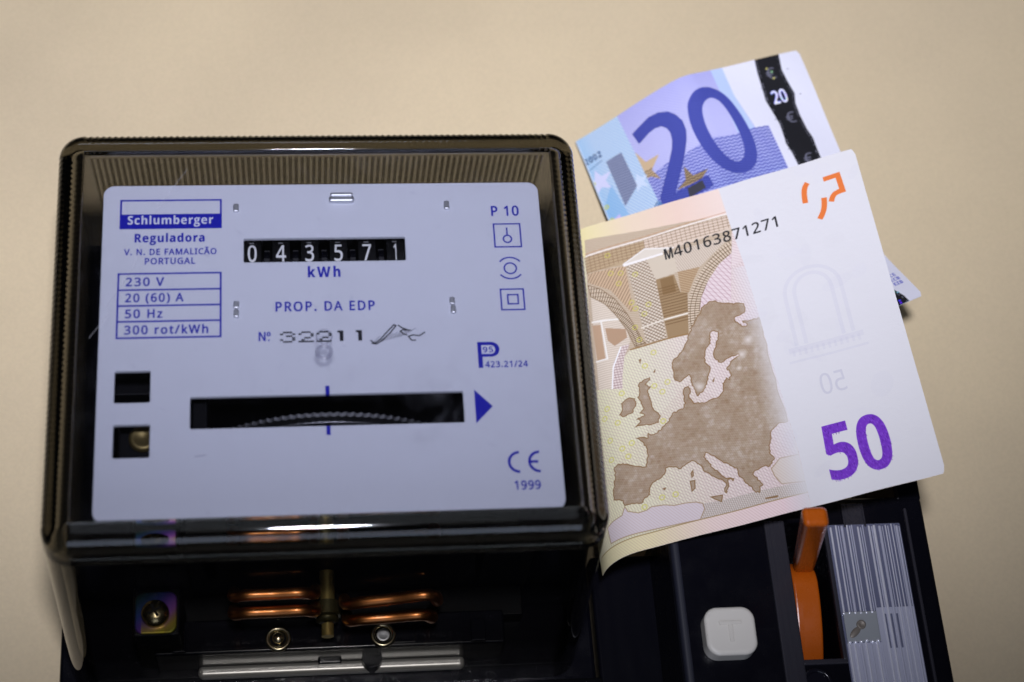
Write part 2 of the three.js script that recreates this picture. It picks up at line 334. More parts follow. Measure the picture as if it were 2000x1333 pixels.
  const head = [lathe([[2.95, 0], [2.95, 0.9], [2.5, 1.9], [1.5, 2.55], [0, 2.75]], -36.75, -45.1, 40.2)];
  part('screw_head', head, std(lin(0.34, 0.28, 0.16), 0.26, { metalness: 1 }), washer);
  part('cross_slot', [new THREE.BoxGeometry(2.9, 0.5, 0.55).rotateY(0.5).translate(-36.75, -42.42, 40.2), new THREE.BoxGeometry(0.55, 0.5, 2.9).rotateY(0.5).translate(-36.75, -42.4, 40.2)], M.deepBlack, post);

  // base
  part('base', [up(rrect(-59.4, 59.4, -64, 92, 3), TABLE, -70.2, 0.8), box(-55, 54, -70.4, -69.2, -58, 47.2, 0.3)], M.black, meter);
  part('terminal_cover', box(-57, 57, -71, -47, 57, 91, 0.8), M.matt, meter);
}
// smoked cover: swept round the rim, with fine ribs on three sides
{
  const A = 53.3, B = 45.7, CX = -0.6, CZ = -0.9, RC = 5.4, per = [];
  const ribs = [];
  const side = (x0, z0, x1, z1, nx, nz, deep) => {
    const n = Math.round(Math.hypot(x1 - x0, z1 - z0) / 1.24), m = n * 6, at = (t, q) => ({ x: x0 + (x1 - x0) * t, z: z0 + (z1 - z0) * t, nx, nz, r: q });
    for (let i = 0; i <= m; i++) per.push(at(i / m, -0.17 * deep * (1 - Math.cos((i / 6) * Math.PI * 2))));
    for (let i = 0; i < n; i++) ribs.push([at((i + 0.22) / n, 0), at((i + 0.5) / n, 0.5 * deep), at((i + 0.78) / n, 0)]);
  };
  const corner = (cx, cz, a0) => { for (let i = 1; i < 10; i++) { const a = a0 + (i / 10) * Math.PI / 2; per.push({ x: cx + Math.cos(a) * RC, z: cz + Math.sin(a) * RC, nx: Math.cos(a), nz: Math.sin(a), r: 0 }); } };
  // start at the bottom-left corner's lower end, go round by the left, top and right sides to the bottom-right corner's lower end
  const H = Math.PI / 2;
  per.push({ x: -A + RC, z: B, nx: 0, nz: 1, r: 0 });
  corner(-A + RC, B - RC, H); side(-A, B - RC, -A, -B + RC, -1, 0, 0.25);
  corner(-A + RC, -B + RC, 2 * H); side(-A + RC, -B, A - RC, -B, 0, -1, 0.7);
  corner(A - RC, -B + RC, 3 * H); side(A, -B + RC, A, B - RC, 1, 0, 0.25);
  corner(A - RC, B - RC, 0); per.push({ x: A - RC, z: B, nx: 0, nz: 1, r: 0 });
  const Y0 = -70.2, YT = 7;
  // profile from the outer foot over the rim to the inner foot: inset, y, share of the rib relief
  const prof = [[0, Y0, 1], [0, -46, 1], [0, -20, 1], [0, 0, 1], [0.05, 3, 1]];
  for (let i = 1; i <= 6; i++) { const a = (i / 6) * H; prof.push([4 - 4 * Math.cos(a) + 0.05, 3 + 4 * Math.sin(a), [0, 1, 1, 1, 0.95, 0.7, 0.25][i]]); }
  prof.push([5.3, YT, 0], [5.5, 6.8, 0], [5.5, 4.9, 0], [4.4, 4.5, 0], [3.3, 3.2, 0], [2.7, 1.2, 0], [2.5, -1, 0], [2.3, -30, 0], [1.9, Y0, 0]);
  const place = (q, o, y, r) => {
    const t = Math.max(0, (3 - y) / 73), x = q.x - q.nx * (o - q.r * r), z = q.z - q.nz * (o - q.r * r);
    return [CX + x * (1 + 0.045 * t), y, CZ + z * (1 + (z < 0 ? 0.32 : 0.11) * t)];
  };
  const sweep = (list, profile, closed) => {
    const pos = [], uv = [], idx = [], n = profile.length;
    list.forEach((q, i) => profile.forEach(([o, y, r], j) => { pos.push(...place(q, o, y, r)); uv.push(i / list.length, j / n); }));
    for (let i = 0; i + 1 < list.length; i++) for (let j = 0; j < (closed ? n : n - 1); j++) { const a = i * n + j, b = i * n + ((j + 1) % n), c = a + n, d = b + n; idx.push(a, b, c, b, d, c); }
    if (closed) {
      const flat = profile.map(([o, y]) => new THREE.Vector2(o, y)), tri = THREE.ShapeUtils.triangulateShape(flat, []);
      const ccw = THREE.ShapeUtils.area(flat) > 0;
      for (const [a, b, c] of tri) { const e = (list.length - 1) * n; if (ccw) { idx.push(a, b, c); idx.push(e + a, e + c, e + b); } else { idx.push(a, c, b); idx.push(e + a, e + b, e + c); } }
    }
    const g = new THREE.BufferGeometry();
    g.setAttribute('position', new THREE.Float32BufferAttribute(pos, 3)); g.setAttribute('uv', new THREE.Float32BufferAttribute(uv, 2)); g.setIndex(idx); g.computeVertexNormals();
    return toCreasedNormals(g, 0.8);
  };
  const cut = prof.filter(([, y]) => y > -2).map(([o, y, q]) => [o, y === 0 ? -1 : y, q]);
  const bottom = [];
  for (let i = 1; i < 40; i++) bottom.push({ x: A - RC - (i / 40) * 2 * (A - RC), z: B, nx: 0, nz: 1, r: 0 });
  part('cover_rim', sweep([...per, ...bottom, per[0]], cut, true), M.smoke, meter, 'thick smoked clear rim round the front of the cover');
  const skin = [[0, Y0, 1], [0, -46, 1], [0, -20, 1], [0, -1.05, 1]], inner = [[2.5, -1.05, 0], [2.3, -30, 0], [1.9, Y0, 0]];
  const flutes = [];
  for (const q of ribs) flutes.push(sweep(q, [[2.58, -1.2, -1], [2.38, -30, -1], [1.98, Y0, -1]], false));
  part('cover_wall', [sweep(per, skin, false), sweep(per, inner, false), ...flutes], M.wall, meter, 'smoked ribbed side walls of the cover');
  const low = [per[per.length - 1], ...bottom, per[0]];
  part('cover_front_wall', [sweep(low, skin, false), sweep(low, inner, false)], M.panel, meter, 'clear smooth lower wall of the cover');
  part('cover_window', up(rrect(CX - A + 5.52, CX + A - 5.52, CZ - B + 5.52, CZ + B - 5.52, 1.6), 5.1, 6.7, 0.1, 1), M.pane, meter);
  part('scratch', [tube([[-27.6, 6.72, -36.8], [-31, 6.74, -31.5], [-34.1, 6.72, -26]], 0.045, 20, 5), tube([[-36.5, 6.72, -19], [-38.5, 6.73, -13], [-43, 6.72, -5]], 0.04, 20, 5), tube([[-42.5, 6.72, -3.5], [-46, 6.73, 1.5]], 0.05, 10, 5)], M.scratch, meter, 'fine pale scratches on the cover window');
  part('mould_mark', [new THREE.TorusGeometry(1.35, 0.42, 10, 36).rotateX(Math.PI / 2).translate(-0.95, 6.9, 5.6), new THREE.TorusGeometry(1.5, 0.16, 8, 36).rotateX(Math.PI / 2).translate(-0.85, 6.85, 2.2)], M.mark, meter);
}

// ---------------------------------------------------------------- the circuit breaker
{
  const br = thing('circuit_breaker', 'black circuit breaker with orange lever and white test button, partly under the fifty note', 'circuit breaker', [102, TABLE, 50]);
  br.position.copy(W(103.2, TABLE, 48.75));
  br.scale.set(1.0111, 0.886, 1.0111);
  const TOP = -40;
  const shape = rrect(73.2, 131, 20.9, 92, 1.5);
  shape.holes.push(rrect(98.9, 107.4, 26.2, 57.6, 0.5, THREE.Path));
  part('body', [up(shape, TABLE, TOP, 0.9, 3), box(97, 109, TABLE, -62, 24, 60), box(59.2, 75, TABLE, -67.5, 24, 92, 0.8)], M.black, br);
  part('edge_ridge', box(73.15, 75.6, TOP - 4, TOP + 0.12, 20.8, 92, 1.1), std(lin(0.012, 0.013, 0.022), 0.42), br);
  part('side_rail', box(125.2, 131.05, TABLE, TOP + 0.15, 2, 22, 0.8), M.black, br);
  part('slot_frame', [box(94.3, 98.85, TOP - 0.5, TOP + 1.0, 26, 92, 0.35), box(107.45, 108.4, TOP - 0.5, TOP + 0.9, 26, 57.8, 0.3), box(98.6, 108.4, TOP - 0.5, TOP + 0.8, 57.4, 58.6, 0.3)], M.greyPlastic, br);
  // lever: a curved barrel in the slot and a finger tab that stands up from it
  const s = new THREE.Shape();
  s.moveTo(-34, -60); s.lineTo(-34, -46); s.quadraticCurveTo(-36.5, -41.2, -40, -41.2); s.quadraticCurveTo(-48.5, -41.4, -56.2, -46.5); s.lineTo(-56.2, -60); s.closePath();
  // shape x is -z, shape y is y; extruded along x
  const barrel = new THREE.ExtrudeGeometry(s, { depth: 4.6, bevelEnabled: true, bevelSize: 0.5, bevelThickness: 0.5, bevelOffset: -0.5, bevelSegments: 3, curveSegments: 16 }).rotateY(Math.PI / 2).translate(99.9, 0, 0);
  const lever = part('lever', barrel, M.orange, br);
  const tab = new RoundedBoxGeometry(5.2, 32, 4.0, 4, 1.1), p = tab.attributes.position;
  for (let i = 0; i < p.count; i++) { const t = (p.getY(i) + 16) / 32, k = 0.86 + 0.16 * t; p.setXYZ(i, 102.7 + p.getX(i) * k - 7.2 * t, -43 + 43 * t, 35.4 + p.getZ(i) * (0.9 + 0.15 * t) + 2.9 * t - 1.6 * Math.sin(t * 3.1) * 0.2); }
  tab.computeVertexNormals();
  part('finger_tab', [tab], M.orange, lever);
  part('slot_floor', box(98.95, 107.35, -61.9, -47.5, 56.3, 57.5, 0.2), M.greyPlastic, br);
  // test button
  const btn = part('test_button', up(rrect(77.7, 88.6, 46.2, 56.7, 2.9), TOP - 1, -35.3, 0.9, 5), M.cream, br, 'cream white rounded test button marked T');
  part('letter', up((() => { const q = new THREE.Shape(); q.moveTo(80.7, -49.4); q.lineTo(85.5, -49.4); q.lineTo(85.5, -50.2); q.lineTo(83.55, -50.2); q.lineTo(83.55, -53.9); q.lineTo(82.65, -53.9); q.lineTo(82.65, -50.2); q.lineTo(80.7, -50.2); q.closePath(); return q; })(), -35.4, -35.05, 0.14, 2), M.creamLine, btn);
  // dished knob below the lever
  part('dish', [new THREE.TorusGeometry(2.9, 0.5, 12, 40).rotateX(Math.PI / 2).translate(101, TOP + 0.3, 62.6), cylY(101, TOP - 0.4, TOP + 0.1, 62.6, 2.9)], M.blackGloss, br);
  // ribbed clear label cover on the right
  const cov = part('label_cover', [box(108.5, 125.1, TOP - 0.6, TOP + 0.35, 27.2, 92, 0.3)], M.lensDark, br);
  const NR = 13, X0 = 109.1, PITCH = 1.25;
  const rib = (x, z0, z1, w = 0.3) => new THREE.CapsuleGeometry(w, z1 - z0 - 2 * w, 4, 10).rotateX(Math.PI / 2).translate(x, TOP + 0.45, (z0 + z1) / 2);
  part('inner_label', [box(116.6, 124.9, TOP + 0.2, TOP + 0.48, 46.5, 92, 0.1), box(108.8, 116.5, TOP + 0.2, TOP + 0.48, 54.2, 92, 0.1)], M.lensPale, cov);
  for (let i = 0; i < NR; i++) {
    const x = X0 + i * PITCH + (rnd() - 0.5) * 0.3, w = 0.14 + 0.2 * rnd(), jig = 0.6 * rnd(), mm = rnd() > 0.35 ? M.lens : M.lensPale;
    if (i < 6) { part('rib', rib(x, 27.3 + jig, 47.6, w), mm, cov); part('rib', rib(x, 53.7, 92, w + 0.06), mm, cov); }
    else part('rib', rib(x, 27.3 + jig, 92, w), mm, cov);
    if (i % 2 || i > 8) part('rib', rib(x + 0.5 + 0.2 * rnd(), 27.5 + jig, i < 5 ? 47.3 : 92, 0.1 + 0.08 * rnd()), M.lensPale, cov);
  }
  part('rib_end', Array.from({ length: 6 }, (_, i) => [new THREE.SphereGeometry(0.36, 10, 8).translate(X0 + i * PITCH, TOP + 0.55, 47.5 + 0.3 * rnd()), new THREE.SphereGeometry(0.4, 10, 8).translate(X0 + 0.3 + i * PITCH, TOP + 0.6, 53.8 + 0.3 * rnd())]).flat(), M.lens, cov);
  part('label_window', box(108.9, 116.3, TOP + 0.2, TOP + 0.75, 47.3, 54, 0.2), M.paleLabel, cov, 'small pale window with a brown screw between the ribs');
  part('window_screw', [lathe([[1.05, 0], [1.0, 0.5], [0.7, 0.62], [0.6, 0.4], [0, 0.35]], 112.4, TOP + 0.6, 50.3, 20), new THREE.SphereGeometry(1, 16, 12).scale(1.7, 0.4, 0.75).rotateY(0.75).translate(110.9, TOP + 0.7, 51.9)], M.rust, cov);
  part('dark_bar', [0, 1, 2].map((i) => box(117.9 + i * 1.25, 118.5 + i * 1.25, TOP + 0.3, TOP + 0.56, 48, 55.6, 0.05)), M.lensDark, cov);
  part('tab', [box(112.3, 112.7, TOP, TOP + 0.7, 22.6, 28, 0.15), box(116.9, 117.3, TOP, TOP + 0.7, 22.6, 28, 0.15), box(112.3, 117.3, TOP, TOP + 0.5, 22.4, 22.8, 0.15), box(112.5, 117.1, TOP, TOP + 0.3, 22.6, 28, 0.1)], M.greyPlastic, br);
  part('cover_edge', box(126.3, 127.0, TOP - 0.4, TOP + 0.8, 24, 92, 0.25), M.greyPlastic, br);
}

// ---------------------------------------------------------------- banknotes
// A sheet of paper from a surface f(u, v): u from the right-hand edge, v from the upper edge; thick 0.1 mm, rounded corners.
function paperSheet(f, w, h, nu, nv, arc, front) {
  const pos = [], uv = [], idx = [], P = [], N = [];
  const at = (u, v) => f(u, v);
  const rc = 1.1;
  for (let j = 0; j <= nv; j++) for (let i = 0; i <= nu; i++) {
    let u = (i / nu) * w, v = (j / nv) * h;
    if (i === 0 && (j === 0 || j === nv)) { u = rc * 0.35; v += j === 0 ? rc * 0.35 : -rc * 0.35; }
    const e = 0.05, a = at(u, v), du = at(u + e, v).sub(at(u - e, v)), dv = at(u, v + e).sub(at(u, v - e));
    const n = du.cross(dv).normalize();
    P.push(a); N.push(n);
    pos.push(a.x, a.y, a.z); uv.push(1 - arc(u) / front.w, 1 - v / front.h);
  }
  const id = (i, j) => j * (nu + 1) + i, tris = (flip) => { const r = []; for (let j = 0; j < nv; j++) for (let i = 0; i < nu; i++) { const a = id(i, j), b = id(i + 1, j), c = id(i, j + 1), d = id(i + 1, j + 1); flip ? r.push(a, b, c, b, d, c) : r.push(a, c, b, b, c, d); } return r; };
  const mk = (sign, flip) => { const g = new THREE.BufferGeometry(); const q = [], m = []; P.forEach((p, k) => { const o = p.clone().addScaledVector(N[k], sign * 0.06); q.push(o.x, o.y, o.z); m.push(N[k].x * sign, N[k].y * sign, N[k].z * sign); }); g.setAttribute('position', new THREE.Float32BufferAttribute(q, 3)); g.setAttribute('normal', new THREE.Float32BufferAttribute(m, 3)); g.setAttribute('uv', new THREE.Float32BufferAttribute(uv, 2)); g.setIndex(tris(flip)); return g; };
  const test = new THREE.Vector3().subVectors(P[id(0, 1)], P[id(0, 0)]).cross(new THREE.Vector3().subVectors(P[id(1, 0)], P[id(0, 0)])).dot(N[0]) > 0;
  return [mk(1, !test), mk(-1, test)];
}
const hatch = (x, k, x0, x1, y0, y1, step, ang, color, lw, wave = 0) => {
  x.save(); x.strokeStyle = color; x.lineWidth = lw * k;
  const cx = (x0 + x1) / 2, cy = (y0 + y1) / 2, r = Math.hypot(x1 - x0, y1 - y0) / 2;
  x.translate(cx * k, cy * k); x.rotate(ang);
  for (let t = -r; t < r; t += step) { x.beginPath(); x.moveTo(-r * k, t * k); if (wave) for (let s = -r; s < r; s += 0.25) x.lineTo(s * k, (t + wave * Math.sin(s * 4.2)) * k); x.lineTo(r * k, t * k); x.stroke(); }
  x.restore();
};
const paperBump = dataTex(512, (u, v, i, j) => { const a = 128 + 70 * (hash(i, j, 2) - 0.5) + 120 * (fbm(u * 40, v * 40, 12) - 0.5); return [a, a, a]; });

// fifty: the map side faces up; it leans from the breaker down into the gap beside the meter
{
  const NW = 160.9, NH = 88.5, k = 12.7, { c, x } = sheet(NW, NH, k);
  const X = (u) => (NW - u) * k, Y = (v) => v * k;
  const path = (pts) => { x.beginPath(); pts.forEach(([u, v], i) => (i ? x.lineTo(X(u), Y(v)) : x.moveTo(X(u), Y(v)))); };
  const fill = (pts, color) => { path(pts); x.closePath(); x.fillStyle = color; x.fill(); };
  const inside = (pts, draw) => { x.save(); path(pts); x.closePath(); x.clip(); draw(); x.restore(); };
  const stroke = (pts, color, lw, close) => { path(pts); if (close) x.closePath(); x.strokeStyle = color; x.lineWidth = lw * k; x.stroke(); };
  const H = (u0, u1, v0, v1, step, ang, color, lw, wave) => hatch(x, k, NW - u1, NW - u0, v0, v1, step, ang, color, lw, wave);
  x.fillStyle = '#dddbdd'; x.fillRect(0, 0, c.width, c.height);
  // tinted field left of the white band
  const bound = [[33.1,4.7],[32.5,12.2],[31.4,23.9],[30.6,41.5],[29.8,61.0],[29.1,74.4],[29.2,88.6]];
  bound[0] = [33.4, -0.5];
  const field = [...bound, [161, 89], [161, -1]];
  inside(field, () => {
    const g = x.createLinearGradient(X(72), 0, X(29), 0);
    g.addColorStop(0, '#e2deba'); g.addColorStop(0.28, '#e4dfc4'); g.addColorStop(0.6, '#e5d8cf'); g.addColorStop(1, '#e5d5d4');
    x.fillStyle = g; x.fillRect(0, 0, c.width, c.height);
    H(28, 75, 38, 82, 0.62, 1.35, 'rgba(150,130,120,0.34)', 0.14); H(28, 52, 8, 82, 0.7, 0.6, 'rgba(165,120,130,0.3)', 0.14);
    // top margin
    const t = x.createLinearGradient(X(70), 0, X(33), 0);
    t.addColorStop(0, '#ece3a6'); t.addColorStop(0.35, '#ecd9bf'); t.addColorStop(0.7, '#edd3c4'); t.addColorStop(1, '#f0ddd4');
    x.fillStyle = t; x.fillRect(0, 0, c.width, Y(8.2));
    H(30, 75, 0, 8.2, 0.5, 0.9, 'rgba(190,150,110,0.28)', 0.14);
    // bridge
    inside([[67.9,3.6],[31.6,8.5],[36.1,32.4],[40.8,30.8],[47.5,38.0],[61.8,37.6],[70.8,45.6],[72.4,45.1]], () => { x.fillStyle = '#cbbaa2'; x.fillRect(0, 0, c.width, c.height); H(30, 75, 5, 48, 0.5, 0.25, 'rgba(140,100,70,0.4)', 0.15); });
    fill([[68.5,8.7],[53.7,8.7],[53.8,11.1],[59.4,13.9],[68.8,13.2]], '#bca483'); fill([[53.7,8.7],[31.6,8.5],[32.4,12.8],[47.2,13.4],[53.7,10.9]], '#dcc9b6');
    inside([[69, 8.3], [31, 8.3], [31, 12.2], [69, 13.4]], () => { H(30, 70, 7, 15, 0.85, 0.03, 'rgba(110,75,45,0.6)', 0.16); H(30, 70, 7, 15, 1.15, 1.57, 'rgba(120,85,55,0.5)', 0.14); });
    fill([[68.6,13.4],[59.2,14.4],[59.2,27.5],[59.9,27.5],[63.8,19.9],[69.0,15.8]], '#cdb193'); inside([[68.6,13.4],[59.2,14.4],[59.2,27.5],[59.9,27.5],[63.8,19.9],[69.0,15.8]], () => H(58, 70, 12, 30, 0.75, 2.2, 'rgba(105,75,45,0.65)', 0.2));
    fill([[68.9,19.9],[65.7,23.3],[63.6,27.2],[61.6,32.2],[61.3,35.5],[63.1,37.2],[64.4,41.0],[67.3,46.7],[70.8,45.6]], '#d2c2ae'); inside([[68.9,19.9],[65.7,23.3],[63.6,27.2],[61.6,32.2],[61.3,35.5],[63.1,37.2],[64.4,41.0],[67.3,46.7],[70.8,45.6]], () => H(60, 72, 19, 48, 0.6, 0.1, 'rgba(255,245,235,0.5)', 0.2));
    fill([[69.7,28.0],[67.7,28.5],[67.9,38.4],[70.0,38.1]], '#c0a083'); fill([[66.7,29.8],[61.9,31.7],[61.9,34.1],[65.2,35.4],[66.6,33.4]], '#b7977a');
    stroke([[69.8,27.0],[62.8,28.5]], '#f2ece2', 0.5); stroke([[67.4,27.2],[67.4,38.3],[70.4,38.0]], '#f2ece2', 0.4);
    for (const q of [[[69.1,16.5],[66.1,18.8],[63.2,22.6],[60.9,27.7],[59.3,32.6],[58.3,36.4],[57.7,37.2],[60.4,37.3],[61.6,32.2],[63.6,27.2],[65.7,23.3],[68.9,19.9]], [[33.0,15.7],[37.1,17.9],[41.2,21.6],[44.1,25.0],[46.1,29.1],[46.9,32.7],[47.1,37.7],[43.8,32.6],[42.9,29.3],[40.5,25.4],[37.1,21.7],[33.7,19.5]]]) { fill(q, '#d9c7b0'); }
    const rays = (q, cu, cv) => inside(q, () => { x.strokeStyle = 'rgba(95,70,42,0.75)'; x.lineWidth = 0.22 * k; for (let a = 0; a < Math.PI * 2; a += 0.037) { x.beginPath(); x.moveTo(X(cu), Y(cv)); x.lineTo(X(cu + 60 * Math.cos(a)), Y(cv + 60 * Math.sin(a))); x.stroke(); } for (let r = 2; r < 40; r += 1.1) { x.lineWidth = 0.14 * k; x.beginPath(); x.arc(X(cu), Y(cv), r * k, 0, 7); x.stroke(); } });
    rays([[69.1,16.5],[66.1,18.8],[63.2,22.6],[60.9,27.7],[59.3,32.6],[58.3,36.4],[57.7,37.2],[60.4,37.3],[61.6,32.2],[63.6,27.2],[65.7,23.3],[68.9,19.9]], 73, 37); rays([[33.0,15.7],[37.1,17.9],[41.2,21.6],[44.1,25.0],[46.1,29.1],[46.9,32.7],[47.1,37.7],[43.8,32.6],[42.9,29.3],[40.5,25.4],[37.1,21.7],[33.7,19.5]], 28, 36);
    stroke([[69.1,16.5],[66.1,18.8],[63.2,22.6],[60.9,27.7],[59.3,32.6],[58.3,36.4],[57.7,37.2],[60.4,37.3],[61.6,32.2],[63.6,27.2],[65.7,23.3],[68.9,19.9]], 'rgba(120,90,60,0.7)', 0.18, true);
    fill([[33.7,19.5],[37.1,21.7],[40.5,25.4],[42.9,29.3],[43.8,32.6],[40.8,30.8],[36.1,32.4]], '#e4d3d3'); inside([[33.7,19.5],[37.1,21.7],[40.5,25.4],[42.9,29.3],[43.8,32.6],[40.8,30.8],[36.1,32.4]], () => { H(30, 48, 14, 34, 0.95, 1.1, 'rgba(160,110,120,0.5)', 0.18); H(30, 48, 14, 34, 0.95, 0.5, 'rgba(160,110,120,0.3)', 0.14); });
    fill([[53.8,14.4],[47.1,14.4],[47.1,20.3],[52.6,20.7]], '#d3c5b0'); fill([[47.1,14.4],[32.8,14.7],[37.1,17.7],[41.7,20.8],[47.1,20.3]], '#d6c9b8'); inside([[47.1,14.4],[32.8,14.7],[37.1,17.7],[41.7,20.8],[47.1,20.3]], () => H(30, 48, 12, 22, 0.5, 1.2, 'rgba(150,115,85,0.45)', 0.15));
    fill([[47.1,20.3],[41.7,20.8],[44.0,24.2],[45.5,26.9],[47.3,26.3]], '#a98b68'); inside([[47.1,20.3],[41.7,20.8],[44.0,24.2],[45.5,26.9],[47.3,26.3]], () => H(40, 48, 20, 28, 0.6, 0.6, 'rgba(240,225,200,0.4)', 0.18));
    fill([[58.9,14.6],[53.9,14.3],[52.6,20.7],[52.7,37.6],[57.6,37.2],[58.1,27.1]], '#dfd2c0'); inside([[58.9,14.6],[53.9,14.3],[52.6,20.7],[52.7,37.6],[57.6,37.2],[58.1,27.1]], () => { H(52, 60, 13, 38, 0.72, 0.75, 'rgba(100,72,45,0.75)', 0.2); H(52, 60, 13, 38, 0.72, -0.75, 'rgba(100,72,45,0.5)', 0.16); });
    fill([[52.6,20.7],[48.1,20.7],[47.4,26.2],[45.8,26.8],[47.5,38.0],[52.4,37.5]], '#a08562'); inside([[52.6,20.7],[48.1,20.7],[47.4,26.2],[45.8,26.8],[47.5,38.0],[52.4,37.5]], () => { H(45, 54, 26, 32, 0.8, 0.02, 'rgba(100,70,40,0.6)', 0.22); x.fillStyle = 'rgba(120,88,52,0.5)'; x.fillRect(X(51.6), Y(21), 3.2 * k, 4.6 * k); stroke([[53, 32.4], [45.5, 32.4]], '#eadfce', 0.5); });
    stroke([[58.2, 32.8], [52.6, 32.4]], '#eadfce', 0.4);
    fill([[59.7,13.9],[53.8,11.1],[46.9,13.4],[49.7,13.5]], '#dfd5c6'); stroke([[59.7, 13.9], [53.8, 11.1], [46.9, 13.2]], '#efe9e2', 0.35); stroke([[59.7, 14.2], [49.7, 13.9]], '#f2ede8', 0.7);
    fill([[63.6,35.9],[61.6,36.1],[63.4,39.0],[64.7,44.4],[65.1,47.4],[67.5,46.7],[66.3,40.1]], '#e4d6cf'); inside([[63.6,35.9],[61.6,36.1],[63.4,39.0],[64.7,44.4],[65.1,47.4],[67.5,46.7],[66.3,40.1]], () => { H(60, 69, 35, 48, 0.7, 0.1, 'rgba(150,115,110,0.7)', 0.2); H(60, 69, 35, 48, 0.7, 1.5, 'rgba(150,115,110,0.5)', 0.16); });
    stroke([[67.5, 46.7], [66.4, 41], [63.8, 36.1]], '#f7f4f2', 0.35);
    stroke([[68.4,8.3],[53.6,8.2],[31.5,8.0]], '#f2e7dd', 0.4); stroke([[68.4, 7.7], [31.5, 7.4]], 'rgba(190,130,90,0.6)', 0.2);
    stroke([[61.8,37.6],[57.8,37.7],[52.8,37.7],[47.5,38.0]], '#9a7a50', 0.4);
    // sea, coasts
    fill([[34.7,76.5],[33.4,75.3],[29.3,75.5],[28.4,76.7],[29.0,82.2],[34.2,81.5],[35.3,79.3],[35.7,77.3]], '#d8cbbd'); fill([[75.1,79.8],[73.0,79.1],[70.4,78.7],[69.4,76.9],[68.8,78.3],[66.5,79.4],[64.5,79.3],[63.4,78.8],[60.5,79.2],[58.2,80.0],[55.8,80.1],[53.4,80.5],[52.0,81.2],[51.8,82.6],[53.2,84.9],[63.9,84.3],[74.7,83.9]], '#d8ccce'); fill([[52.0,81.2],[48.7,81.6],[40.9,81.7],[29.0,82.2],[29.2,85.0],[41.6,85.2],[53.2,84.9],[51.8,82.6]], '#d9d0c8');
    inside([[52.0,81.2],[48.7,81.6],[40.9,81.7],[29.0,82.2],[29.2,85.0],[41.6,85.2],[53.2,84.9],[51.8,82.6]], () => { H(28, 55, 80, 86, 0.45, 1.4, 'rgba(120,105,85,0.45)', 0.15); H(28, 55, 80, 86, 0.45, 0.2, 'rgba(120,105,85,0.3)', 0.12); });
    for (const q of [[[75.1,79.8],[73.0,79.1],[70.4,78.7],[69.4,76.9],[68.8,78.3],[66.5,79.4],[64.5,79.3],[63.4,78.8],[60.5,79.2],[58.2,80.0],[55.8,80.1],[53.4,80.5],[52.0,81.2],[51.8,82.6],[53.2,84.9],[63.9,84.3],[74.7,83.9]], [[34.7,76.5],[33.4,75.3],[29.3,75.5],[28.4,76.7],[29.0,82.2],[34.2,81.5],[35.3,79.3],[35.7,77.3]]]) stroke(q, 'rgba(150,120,80,0.6)', 0.25, true);
    // lower margin
    const b = x.createLinearGradient(X(76), 0, X(30), 0);
    b.addColorStop(0, '#e4dcae'); b.addColorStop(0.25, '#e9dcb0'); b.addColorStop(0.55, '#ecd6cd'); b.addColorStop(1, '#ecd4d6');
    x.fillStyle = b; x.fillRect(0, Y(84.9), c.width, k * 4);
    H(28, 80, 84.9, 89, 0.55, 0.9, 'rgba(180,140,130,0.3)', 0.14);
    stroke([[80, 84.9], [28, 84.9]], 'rgba(150,120,70,0.75)', 0.25);
    // land
    // coastlines broken up a little between the surveyed points
    const rough = (pts) => { const o = []; pts.forEach((p, i) => { const q = pts[(i + 1) % pts.length], d = Math.hypot(q[0] - p[0], q[1] - p[1]), n = Math.min(6, Math.max(1, Math.round(d / 0.5))); for (let j = 0; j < n; j++) { const t = j / n, a = j ? 0.22 : 0; o.push([p[0] + (q[0] - p[0]) * t + (rnd() - 0.5) * 2 * a, p[1] + (q[1] - p[1]) * t + (rnd() - 0.5) * 2 * a]); } }); return o; };
